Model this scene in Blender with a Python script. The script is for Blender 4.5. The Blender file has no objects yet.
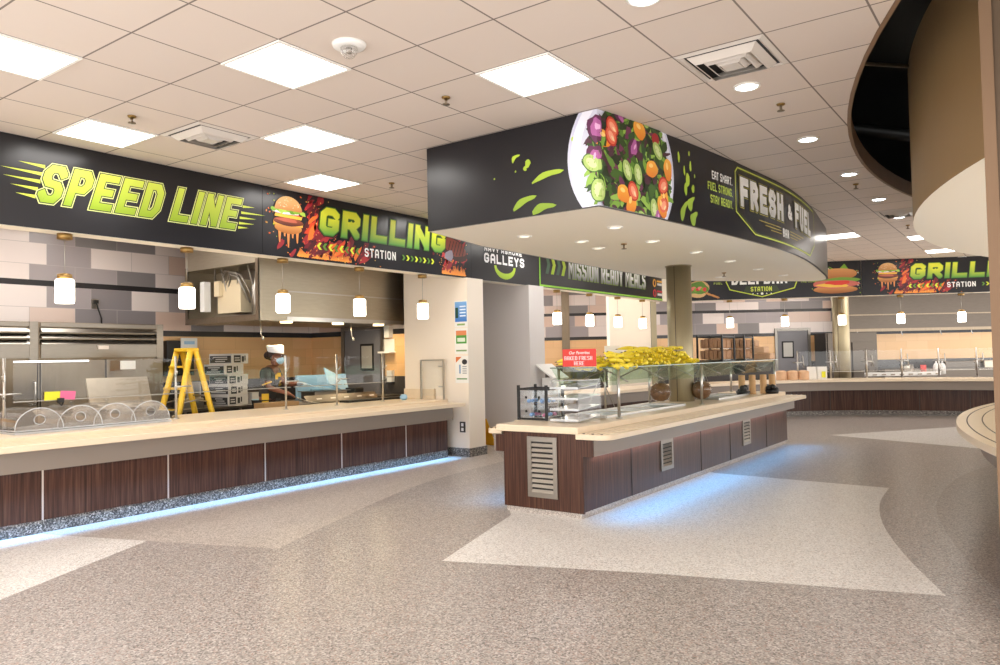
import bpy, bmesh, math, random
from mathutils import Vector, Matrix
rnd = random.Random(7)
SC = bpy.context.scene
C = SC.collection
PI = math.pi

# ------------------------------------------------------------------ camera
T = .61                       # ceiling module
F_PX, YAW, PIT, ROL, EYE = 756.58, .62627, .03198, -.0198, 1.5
CZ = EYE + 3.294*T            # ceiling height
HB = 2.71                     # underside of the headers
_c, _s, _cp, _sp, _cr, _sr = math.cos(YAW), math.sin(YAW), math.cos(PIT), math.sin(PIT), math.cos(ROL), math.sin(ROL)
VF = Vector((_c*_cp, _s*_cp, _sp)); _R = Vector((_s, -_c, 0)); _U = Vector((-_c*_sp, -_s*_sp, _cp))
VR = _R*_cr + _U*_sr; VU = -_R*_sr + _U*_cr
O = Vector((0, 0, EYE))
cd = bpy.data.cameras.new('camera'); cam = bpy.data.objects.new('camera', cd); C.objects.link(cam)
cd.sensor_width = 36; cd.lens = F_PX/1000*36; cd.clip_end = 200; cd.clip_start = .05
m4 = Matrix((VR, VU, -VF)).transposed().to_4x4(); m4.translation = O
cam.matrix_world = m4
SC.camera = cam
def ray(x, y): return VF + VR*((x-500)/F_PX) - VU*((y-332.5)/F_PX)
def atz(x, y, z): d = ray(x, y); return O + d*((z-EYE)/d.z)
def aty(x, y, Y): d = ray(x, y); return O + d*(Y/d.y)
def atx(x, y, X): d = ray(x, y); return O + d*(X/d.x)
def atn(x, y, n, c): d = ray(x, y); return O + d*(c/(d.x*n[0]+d.y*n[1]))

# ------------------------------------------------------------------ colour and materials
def lin(v): v /= 255; return v/12.92 if v <= .04045 else ((v+.055)/1.055)**2.4
def col(r, g=None, b=None):
    if isinstance(r, str): r = r.lstrip('#'); r, g, b = int(r[0:2], 16), int(r[2:4], 16), int(r[4:6], 16)
    return (lin(r), lin(g), lin(b), 1)
def newmat(name):
    m = bpy.data.materials.new(name); m.use_nodes = True
    nt = m.node_tree; b = nt.nodes['Principled BSDF']
    return m, nt, b
def mat(name, c, rough=.5, metal=0, spec=.5, emit=0, noise=0, nscale=30, bump=0, stretch=None, aniso=0):
    m, nt, b = newmat(name)
    c = col(c) if isinstance(c, str) else c
    b.inputs['Base Color'].default_value = c
    b.inputs['Roughness'].default_value = rough; b.inputs['Metallic'].default_value = metal
    b.inputs['Specular IOR Level'].default_value = spec
    if emit:
        b.inputs['Emission Color'].default_value = c; b.inputs['Emission Strength'].default_value = emit
    if noise or bump:
        tc = nt.nodes.new('ShaderNodeNewGeometry'); n = nt.nodes.new('ShaderNodeTexNoise')
        mp = nt.nodes.new('ShaderNodeMapping'); mp.inputs['Scale'].default_value = stretch or (1, 1, 1)
        nt.links.new(tc.outputs['Position'], mp.inputs['Vector']); nt.links.new(mp.outputs['Vector'], n.inputs['Vector'])
        n.inputs['Scale'].default_value = nscale; n.inputs['Detail'].default_value = 4
        if noise:
            mx = nt.nodes.new('ShaderNodeMix'); mx.data_type = 'RGBA'
            mx.inputs['A'].default_value = tuple(min(1, v*(1-noise)) for v in c[:3])+(1,)
            mx.inputs['B'].default_value = tuple(min(1, v*(1+noise)) for v in c[:3])+(1,)
            nt.links.new(n.outputs['Fac'], mx.inputs['Factor']); nt.links.new(mx.outputs['Result'], b.inputs['Base Color'])
        if bump:
            bp = nt.nodes.new('ShaderNodeBump'); bp.inputs['Strength'].default_value = bump; bp.inputs['Distance'].default_value = .01
            nt.links.new(n.outputs['Fac'], bp.inputs['Height']); nt.links.new(bp.outputs['Normal'], b.inputs['Normal'])
    return m
def emis(name, c, s):
    m, nt, b = newmat(name); c = col(c)
    nt.nodes.remove(b); e = nt.nodes.new('ShaderNodeEmission'); e.inputs[0].default_value = c; e.inputs[1].default_value = s
    nt.links.new(e.outputs[0], nt.nodes['Material Output'].inputs[0]); return m
def glassmat(name, tint='#f2faf7', gloss=1.0, rough=.02, milk=0, milkc='#ffffff'):
    m, nt, b = newmat(name); nt.nodes.remove(b)
    t = nt.nodes.new('ShaderNodeBsdfTransparent'); t.inputs[0].default_value = col(tint)
    g = nt.nodes.new('ShaderNodeBsdfGlossy'); g.inputs['Roughness'].default_value = rough
    fr = nt.nodes.new('ShaderNodeLayerWeight'); fr.inputs[0].default_value = .5
    pw = nt.nodes.new('ShaderNodeMath'); pw.operation = 'POWER'; pw.inputs[1].default_value = 5; nt.links.new(fr.outputs['Facing'], pw.inputs[0])
    mu = nt.nodes.new('ShaderNodeMath'); mu.operation = 'MULTIPLY_ADD'; mu.inputs[1].default_value = .8; mu.inputs[2].default_value = .04*gloss; mu.use_clamp = True
    mx = nt.nodes.new('ShaderNodeMixShader')
    nt.links.new(pw.outputs[0], mu.inputs[0]); nt.links.new(mu.outputs[0], mx.inputs[0])
    if milk:
        df = nt.nodes.new('ShaderNodeBsdfDiffuse'); df.inputs[0].default_value = col(milkc); m2 = nt.nodes.new('ShaderNodeMixShader'); m2.inputs[0].default_value = milk
        nt.links.new(t.outputs[0], m2.inputs[1]); nt.links.new(df.outputs[0], m2.inputs[2]); t = m2
    nt.links.new(t.outputs[0], mx.inputs[1]); nt.links.new(g.outputs[0], mx.inputs[2])
    nt.links.new(mx.outputs[0], nt.nodes['Material Output'].inputs[0]); return m
def ramp(nt, stops, const=True):
    r = nt.nodes.new('ShaderNodeValToRGB'); cr = r.color_ramp
    cr.interpolation = 'CONSTANT' if const else 'LINEAR'
    while len(cr.elements) < len(stops): cr.elements.new(.5)
    for e, (p, c) in zip(cr.elements, stops): e.position = p; e.color = col(c)
    return r
def terrazzo(name, stops, rough=.3, scale=105):
    m, nt, b = newmat(name)
    g = nt.nodes.new('ShaderNodeNewGeometry'); v = nt.nodes.new('ShaderNodeTexVoronoi'); v.inputs['Scale'].default_value = scale
    s = nt.nodes.new('ShaderNodeSeparateColor'); r = ramp(nt, stops)
    nt.links.new(g.outputs['Position'], v.inputs['Vector']); nt.links.new(v.outputs['Color'], s.inputs[0])
    nt.links.new(s.outputs[0], r.inputs[0]); nt.links.new(r.outputs[0], b.inputs['Base Color'])
    b.inputs['Roughness'].default_value = rough
    return m
def woodmat(name, dark, mid, light, vert=True, rough=.35, horiz_scale=60):
    m, nt, b = newmat(name)
    g = nt.nodes.new('ShaderNodeNewGeometry'); mp = nt.nodes.new('ShaderNodeMapping')
    mp.inputs['Scale'].default_value = (1, 1, .025) if vert else (.03, 1, 1)
    n = nt.nodes.new('ShaderNodeTexNoise'); n.inputs['Scale'].default_value = horiz_scale; n.inputs['Detail'].default_value = 5; n.inputs['Roughness'].default_value = .6
    r = ramp(nt, [(.3, dark), (.5, mid), (.72, light)], False)
    nt.links.new(g.outputs['Position'], mp.inputs[0]); nt.links.new(mp.outputs[0], n.inputs['Vector'])
    nt.links.new(n.outputs['Fac'], r.inputs[0]); nt.links.new(r.outputs[0], b.inputs['Base Color'])
    b.inputs['Roughness'].default_value = rough; b.inputs['Specular IOR Level'].default_value = .25; return m
def tilemat(name, d, tan=True, off=0.):
    """glazed wall tile: running bond in mauve greys, black pencil bands, tan field below"""
    m, nt, b = newmat(name); N = nt.nodes.new; L = nt.links.new
    g = N('ShaderNodeNewGeometry'); dp = N('ShaderNodeVectorMath'); dp.operation = 'DOT_PRODUCT'; dp.inputs[1].default_value = (d[0], d[1], 0)
    L(g.outputs['Position'], dp.inputs[0]); sx = N('ShaderNodeSeparateXYZ'); L(g.outputs['Position'], sx.inputs[0])
    ad = N('ShaderNodeMath'); ad.operation = 'ADD'; ad.inputs[1].default_value = off; L(dp.outputs['Value'], ad.inputs[0])
    z2 = N('ShaderNodeMath'); z2.operation = 'ADD'; z2.inputs[1].default_value = -2.02+3.0; L(sx.outputs['Z'], z2.inputs[0])
    cb = N('ShaderNodeCombineXYZ'); L(ad.outputs[0], cb.inputs[0]); L(z2.outputs[0], cb.inputs[1])
    br = N('ShaderNodeTexBrick'); br.inputs['Color1'].default_value = (0, 0, 0, 1); br.inputs['Color2'].default_value = (1, 1, 1, 1)
    br.inputs['Mortar'].default_value = (.5, .5, .5, 1)
    br.inputs['Scale'].default_value = 1; br.inputs['Brick Width'].default_value = .61; br.inputs['Row Height'].default_value = .3
    br.inputs['Mortar Size'].default_value = .003; br.inputs['Mortar Smooth'].default_value = 0; br.offset = .37; br.offset_frequency = 2
    L(cb.outputs[0], br.inputs['Vector'])
    r = ramp(nt, [(0, '#8a8384'), (.12, '#e2d5cf'), (.28, '#a39a9a'), (.4, '#d6bbab'), (.54, '#858080'), (.64, '#e4d8d2'), (.8, '#a09899'), (.9, '#d6c0b3')])
    L(br.outputs['Color'], r.inputs[0])
    mo = N('ShaderNodeMix'); mo.data_type = 'RGBA'; mo.inputs['B'].default_value = col('#b5aaa6'); L(br.outputs['Fac'], mo.inputs['Factor']); L(r.outputs[0], mo.inputs['A'])
    last = mo.outputs['Result']
    def band(z0, z1, c, src):
        a = N('ShaderNodeMath'); a.operation = 'GREATER_THAN'; a.inputs[1].default_value = z0; L(sx.outputs['Z'], a.inputs[0])
        e = N('ShaderNodeMath'); e.operation = 'LESS_THAN'; e.inputs[1].default_value = z1; L(sx.outputs['Z'], e.inputs[0])
        mu = N('ShaderNodeMath'); mu.operation = 'MULTIPLY'; L(a.outputs[0], mu.inputs[0]); L(e.outputs[0], mu.inputs[1])
        x = N('ShaderNodeMix'); x.data_type = 'RGBA'; L(mu.outputs[0], x.inputs['Factor']); L(src, x.inputs['A'])
        if isinstance(c, str): x.inputs['B'].default_value = col(c)
        else: L(c, x.inputs['B'])
        return x.outputs['Result']
    b2 = N('ShaderNodeTexBrick'); b2.inputs['Color1'].default_value = col('#e0b27c'); b2.inputs['Color2'].default_value = col('#e8bc88'); b2.inputs['Mortar'].default_value = col('#c79b6c')
    b2.inputs['Scale'].default_value = 1; b2.inputs['Brick Width'].default_value = .61; b2.inputs['Row Height'].default_value = .3; b2.inputs['Mortar Size'].default_value = .002
    L(cb.outputs[0], b2.inputs['Vector'])
    last = band(1.2, 1.93, b2.outputs['Color'], last)
    last = band(-1, 1.2, '#4a4644', last)
    last = band(1.93, 2.02, '#2c2a2c', last)
    last = band(2.62, 2.70, '#2c2a2c', last)
    L(last, b.inputs['Base Color']); b.inputs['Roughness'].default_value = .22
    return m
def ceilmat():
    m, nt, b = newmat('acoustic ceiling tile'); N = nt.nodes.new; L = nt.links.new
    g = N('ShaderNodeNewGeometry'); mp = N('ShaderNodeMapping'); mp.inputs['Location'].default_value = (-3.903*T+20*T, -8.274*T+20*T, 0)
    L(g.outputs['Position'], mp.inputs[0])
    br = N('ShaderNodeTexBrick'); br.offset = 0; br.inputs['Scale'].default_value = 1
    br.inputs['Brick Width'].default_value = T; br.inputs['Row Height'].default_value = T; br.inputs['Mortar Size'].default_value = .007; br.inputs['Mortar Smooth'].default_value = .2
    br.inputs['Color1'].default_value = col('#d9cbbf'); br.inputs['Color2'].default_value = col('#d4c6ba'); br.inputs['Mortar'].default_value = col('#7d7168')
    L(mp.outputs[0], br.inputs['Vector']); L(br.outputs['Color'], b.inputs['Base Color']); b.inputs['Roughness'].default_value = .9
    n = N('ShaderNodeTexNoise'); n.inputs['Scale'].default_value = 160; L(g.outputs['Position'], n.inputs['Vector'])
    bp = N('ShaderNodeBump'); bp.inputs['Strength'].default_value = .15; bp.inputs['Distance'].default_value = .003; L(n.outputs['Fac'], bp.inputs['Height']); L(bp.outputs[0], b.inputs['Normal'])
    return m
def inkmat(name, rough=.45):
    m, nt, b = newmat(name); a = nt.nodes.new('ShaderNodeVertexColor'); a.layer_name = 'Col'
    nt.links.new(a.outputs[0], b.inputs['Base Color']); b.inputs['Roughness'].default_value = rough; return m

M = dict(
 steel=mat('brushed steel', '#968f86', .32, 1, noise=.12, nscale=14, stretch=(1, 1, 12)),
 steel_dark=mat('dull steel', '#8a7d6c', .36, 1, noise=.18, nscale=9, stretch=(3, 3, .6)),
 steel_far=mat('darkened brushed steel', '#5a534c', .3, 1, noise=.15, nscale=6, stretch=(1, 1, 8)), steel_hood=mat('hood steel', '#b5ab98', .42, 1, noise=.1, nscale=6, stretch=(1, 1, 8)),  # far steel: copy darkened to offset the bright world it reflects
 chrome=mat('polished steel', '#c4c1bc', .3, 1),
 brass=mat('antique brass', '#a08250', .42, 1), acryw=glassmat('whitened acrylic edge', '#f4f8fa', 1.5, .1, .45, '#f4f6fa'),  # acrylic edge: white mixed in to imitate light caught along the edges
 colmetal=mat('champagne metal cladding', '#ada287', .48, 1, noise=.08, nscale=10, stretch=(20, 20, .5)),
 white=mat('white plastic', '#e9e7e3', .5), paper=mat('white paper', '#eeece6', .8),
 black=mat('black plastic', '#151414', .4), blackm=mat('black powder coat', '#1b1a1a', .5),
 banner=mat('black banner vinyl', '#18171c', .28, noise=.25, nscale=3),
 soffit=mat('cream painted soffit', '#efe6d4', .75), wallcream=mat('cream painted wall', '#eee2d2', .7),
 wallgrey=mat('pale grey painted wall', '#d5cfcc', .7), brown=mat('taupe painted wall', '#92754f', .6), browntrim=mat('taupe painted trim', '#80644a', .6), brownshade=mat('shadowed taupe wall', '#5f4c38', .6),  # last taupe: the divider wall's shadow is put into its colour
 plenum=mat('black painted plenum', '#0a0a0a', .45), apron=mat('taupe metal apron', '#8d8177', .45),
 wood=woodmat('espresso zebra laminate', '#301d16', '#4a2f25', '#634536', rough=.3), 
 top=mat('maple solid surface', '#e4d1b6', .3, noise=.07, nscale=18, stretch=(.4, 2, 2)),
 groove=mat('dark groove', '#4a4038', .6),
 cap=mat('pale metal strip', '#d3c8bd', .3, .6),
 plinth=terrazzo('dark terrazzo base', [(0, '#3c3936'), (.3, '#6d6863'), (.55, '#8e8882'), (.8, '#4c4845'), (.93, '#b9b2ab')], .35, 90),
 terr_a=terrazzo('taupe terrazzo', [(0, '#8a827e'), (.18, '#a29a95'), (.45, '#b5ada8'), (.66, '#6d6662'), (.78, '#c9c3be'), (.91, '#a88f84')]),
 terr_b=terrazzo('pale terrazzo', [(0, '#d2ceca'), (.25, '#e6e3df'), (.6, '#f2efec'), (.82, '#b9b3ae'), (.92, '#ddd2ca')]),
 terr_c=terrazzo('mid grey terrazzo', [(0, '#aaa098'), (.25, '#beb4ac'), (.55, '#cec5bd'), (.8, '#94897f'), (.92, '#d8cfc8')]),
 terr_d=terrazzo('dark taupe terrazzo', [(0, '#83756e'), (.25, '#9c8e86'), (.55, '#ab9e96'), (.72, '#655a53'), (.88, '#bcb0a8')]),
 panel=emis('lit ceiling diffuser', '#fffaf4', 9.0), dl=emis('lit downlight lens', '#f4fbff', 18.0), dlw=emis('lit warm downlight lens', '#fff3dc', 1.6),
 shade=emis('lit opal glass', '#fff4e2', 7.0), hoodlamp=emis('hood lamp lens', '#ffe6b0', 4.0), greenedge=mat('green glass edge', '#5d7a6b', .2), striplamp=emis('lit strip lens', '#f2f6ff', 4.0),
 ledb=emis('blue strip lens', '#8fc0ff', 6.0), guardled=emis('white strip lens', '#ffffff', 3.0),
 ceil=ceilmat(), framew=mat('white metal frame', '#efece6', .5), vent=mat('painted vent metal', '#cfc6bd', .5), ventdark=mat('vent throat', '#2a2725', .7),
 glass=glassmat('clear glass', '#fdfefe', .5), acry=glassmat('clear acrylic', '#f6f9fb', 1.3, .08), glassg=glassmat('green edged glass', '#edf7f1', 1.5), domegl=glassmat('clear polycarbonate', '#f4f2ef', 2.0, .08, .22, '#dcd8d4'),
 doorm=mat('grey door paint', '#7c7b80', .4), doorwin=mat('frosted door window', '#b5b1a8', .2), rubber=mat('black rubber', '#1a1a1b', .6), doorframe=mat('steel door frame', '#8b8781', .3, .9),
 yellow=mat('yellow fibreglass', '#e9bd2d', .45), yelsign=mat('yellow plastic', '#f0b51c', .45), note_y=mat('yellow note', '#e8e43a', .7), note_p=mat('pink note', '#e8709a', .7),
 carton=mat('pale printed carton', '#c4c0bb', .7), cartonk=mat('carton black print', '#2b2a2b', .7),
 bluetray=mat('blue plastic wrap', '#9cc3df', .25), bluec=mat('blue tinted film', '#b7d6e6', .2), wellblue=mat('cold well liner', '#c4d4e0', .3, .3),
 skin=mat('brown skin', '#7a4d38', .55), shirt=mat('charcoal cotton', '#35322f', .85, noise=.15, nscale=60), trouser=mat('black trousers', '#1d1c1d', .85), glove=mat('pale blue glove', '#a9bccb', .5), capw=mat('white paper cap', '#eeeef2', .8), hair=mat('dark brown hair', '#2a1a13', .7), maskb=mat('pale blue mask', '#9dc7e0', .7), logo=mat('yellow print', '#e0b52e', .7),
 banana=mat('ripe banana skin', '#ffe23c', .4, noise=.12, nscale=25), bananatip=mat('banana tip', '#6b5a22', .7),
 kraft=mat('kraft paper', '#dcb491', .75, noise=.12, nscale=25), cookie=mat('baked biscuit', '#b98d6b', .8, noise=.3, nscale=50), cup=mat('kraft cup', '#d8ae7c', .7), granola=mat('granola', '#86603f', .8, noise=.85, nscale=34),
 redsign=mat('red card', '#d23b34', .6), candy1=mat('blue wrapper', '#8fb4e6', .4), candy2=mat('pink wrapper', '#d889a8', .4), candy3=mat('mint wrapper', '#9ad0c8', .4),
 ink=inkmat('printed ink'), inkm=inkmat('matt printed card', .7), beigebox=mat('cream control box', '#e0cfae', .5), conduit=mat('galvanised conduit', '#a9a49c', .35, .9), copper=mat('copper pipe', '#b87a48', .3, 1), silverlid=mat('worn aluminium', '#b5aa98', .38, .8, noise=.15, nscale=12), outlet=mat('dark outlet plate', '#3a332d', .4),
)

# ------------------------------------------------------------------ mesh builder
class MB:
    def __init__(s): s.v = []; s.f = []; s.m = []; s.sm = []
    def add(s, vs, fs, m=0, sm=False):
        k = len(s.v); s.v += [tuple(p) for p in vs]
        for f in fs: s.f.append([i+k for i in f]); s.m.append(m); s.sm.append(sm)
        return s
    def box(s, x0, x1, y0, y1, z0, z1, m=0, X=None):
        vs = [(x, y, z) for z in (z0, z1) for y in (y0, y1) for x in (x0, x1)]
        if X is not None: vs = [X @ Vector(p) for p in vs]
        return s.add(vs, [(0, 2, 3, 1), (4, 5, 7, 6), (0, 1, 5, 4), (2, 6, 7, 3), (0, 4, 6, 2), (1, 3, 7, 5)], m)
    def cbox(s, c, sx, sy, sz, rz=0, m=0, rx=0, ry=0):
        X = Matrix.Translation(c) @ Matrix.Rotation(rz, 4, 'Z') @ Matrix.Rotation(ry, 4, 'Y') @ Matrix.Rotation(rx, 4, 'X')
        return s.box(-sx/2, sx/2, -sy/2, sy/2, -sz/2, sz/2, m, X)
    def tube(s, pts, r, n=8, m=0, cap=True):
        pts = [Vector(p) for p in pts]; R = r if isinstance(r, (list, tuple)) else [r]*len(pts)
        rings = []; up = None
        for i, p in enumerate(pts):
            d = (pts[min(i+1, len(pts)-1)] - pts[max(i-1, 0)]).normalized()
            if up is None: up = Vector((0, 0, 1)) if abs(d.z) < .9 else Vector((1, 0, 0))
            a = d.cross(up).normalized(); up = a.cross(d).normalized()
            rings.append([p + (a*math.cos(2*PI*k/n) + up*math.sin(2*PI*k/n))*R[i] for k in range(n)])
        vs = [q for g in rings for q in g]; fs = []
        for i in range(len(pts)-1):
            for k in range(n):
                fs.append((i*n+k, i*n+(k+1) % n, (i+1)*n+(k+1) % n, (i+1)*n+k))
        s.add(vs, fs, m, True)
        if cap:
            b = len(s.v)-len(vs); s.f.append([b+k for k in range(n)][::-1]); s.m.append(m); s.sm.append(False)
            s.f.append([b+len(vs)-n+k for k in range(n)]); s.m.append(m); s.sm.append(False)
        return s
    def lathe(s, prof, c, n=24, m=0, sm=True):
        c = Vector(c); vs = []; fs = []
        for r, z in prof:
            for k in range(n): vs.append(c+Vector((r*math.cos(2*PI*k/n), r*math.sin(2*PI*k/n), z)))
        for i in range(len(prof)-1):
            for k in range(n): fs.append((i*n+k, i*n+(k+1) % n, (i+1)*n+(k+1) % n, (i+1)*n+k))
        s.add(vs, fs, m, sm)
        b = len(s.v)-len(vs)
        if prof[0][0] > 1e-4: s.f.append([b+k for k in range(n)][::-1]); s.m.append(m); s.sm.append(False)
        if prof[-1][0] > 1e-4: s.f.append([b+(len(prof)-1)*n+k for k in range(n)]); s.m.append(m); s.sm.append(False)
        return s
    def prism(s, poly, z0, z1, m=0, mb=None, mt=None):
        n = len(poly); a = sum(poly[i][0]*poly[(i+1) % n][1]-poly[(i+1) % n][0]*poly[i][1] for i in range(n))
        if a < 0: poly = poly[::-1]
        vs = [(x, y, z0) for x, y in poly]+[(x, y, z1) for x, y in poly]
        s.add(vs, [(i, (i+1) % n, n+(i+1) % n, n+i) for i in range(n)], m)
        b = len(s.v)-2*n
        s.f.append([b+i for i in range(n)][::-1]); s.m.append(m if mb is None else mb); s.sm.append(False)
        s.f.append([b+n+i for i in range(n)]); s.m.append(m if mt is None else mt); s.sm.append(False)
        return s
    def strip(s, path, w, z0, z1, m=0):
        """upright slab following a plan path, thickness w to the left of travel"""
        return s.prism(list(path)+offset(path, w)[::-1], z0, z1, m)
    def ball(s, c, rx, ry=None, rz=None, n=14, k=8, m=0, X=None):
        ry = ry or rx; rz = rz or rx; vs = []; fs = []
        for i in range(k+1):
            a = PI*i/k
            for j in range(n):
                b = 2*PI*j/n; p = Vector((rx*math.sin(a)*math.cos(b), ry*math.sin(a)*math.sin(b), -rz*math.cos(a)))
                if X is not None: p = X @ p
                vs.append(Vector(c)+p)
        for i in range(k):
            for j in range(n): fs.append((i*n+j, i*n+(j+1) % n, (i+1)*n+(j+1) % n, (i+1)*n+j))
        return s.add(vs, fs, m, True)
    def build(s, name, mats, parent=None, bevel=0, org=None, solid=0):
        me = bpy.data.meshes.new(name)
        if parent is not None: org = LOC[parent.name]
        elif org is None:
            xs, ys, zs = zip(*s.v); org = ((min(xs)+max(xs))/2, (min(ys)+max(ys))/2, min(zs))
        me.from_pydata([(x-org[0], y-org[1], z-org[2]) for x, y, z in s.v], [], s.f)
        mats = mats if isinstance(mats, (list, tuple)) else [mats]
        for q in mats: me.materials.append(M[q] if isinstance(q, str) else q)
        for p, mi, sm in zip(me.polygons, s.m, s.sm): p.material_index = mi; p.use_smooth = sm
        bm = bmesh.new(); bm.from_mesh(me); bmesh.ops.remove_doubles(bm, verts=bm.verts, dist=1e-6); bm.to_mesh(me); bm.free()
        me.update()
        o = bpy.data.objects.new(name, me); C.objects.link(o)
        if parent is not None: o.parent = parent; LOC[o.name] = org
        else: o.location = org; LOC[o.name] = org
        if bevel:
            md = o.modifiers.new('bevel', 'BEVEL'); md.width = bevel; md.segments = 2; md.limit_method = 'ANGLE'; md.angle_limit = .7
        return o
LOC = {}
def offset(path, w):
    P = [Vector(p) for p in path]; out = []
    for i, p in enumerate(P):
        a = (P[i]-P[i-1]).normalized() if i else None; b = (P[i+1]-P[i]).normalized() if i < len(P)-1 else None
        a = a or b; b = b or a; na = Vector((-a.y, a.x)); nb = Vector((-b.y, b.x)); n = (na+nb).normalized()
        out.append(tuple(p+n*(w/max(.3, n.dot(na)))))
    return out
def crom(P, n=8):
    P = [Vector(p) for p in P]; Q = [2*P[0]-P[1]]+P+[2*P[-1]-P[-2]]; out = []
    for i in range(1, len(Q)-2):
        a, b, c, d = Q[i-1:i+3]
        for k in range(n):
            t = k/n; out.append(tuple(.5*((2*b)+(c-a)*t+(2*a-5*b+4*c-d)*t*t+(3*b-a-3*c+d)*t**3)))
    out.append(tuple(P[-1])); return out
def thing(name, label, cat, loc=(0, 0, 0), group=None, rz=0):
    o = bpy.data.objects.new(name, None); C.objects.link(o); o.empty_display_size = .1
    o.location = loc; o.rotation_euler.z = rz; o['label'] = label; o['category'] = cat
    if group: o['group'] = group
    LOC[o.name] = tuple(loc); return o
def tag(o, label, cat, group=None, kind=None):
    o['label'] = label; o['category'] = cat
    if group: o['group'] = group
    if kind: o['kind'] = kind
    return o
def struct(o): o['kind'] = 'structure'; return o
def dup(root, loc, rz=None, label=None, group=None, rot=None):
    r = root.copy(); C.objects.link(r); r.location = loc
    if rz is not None: r.rotation_euler.z = rz
    if rot is not None: r.rotation_euler = rot
    if label: r['label'] = label
    if group: r['group'] = group
    LOC[r.name] = tuple(loc)
    for ch in list(root.children):
        c = ch.copy(); C.objects.link(c); c.parent = r; LOC[c.name] = tuple(loc)
        for g in list(ch.children):
            d = g.copy(); C.objects.link(d); d.parent = c; LOC[d.name] = tuple(loc)
    return r

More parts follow.
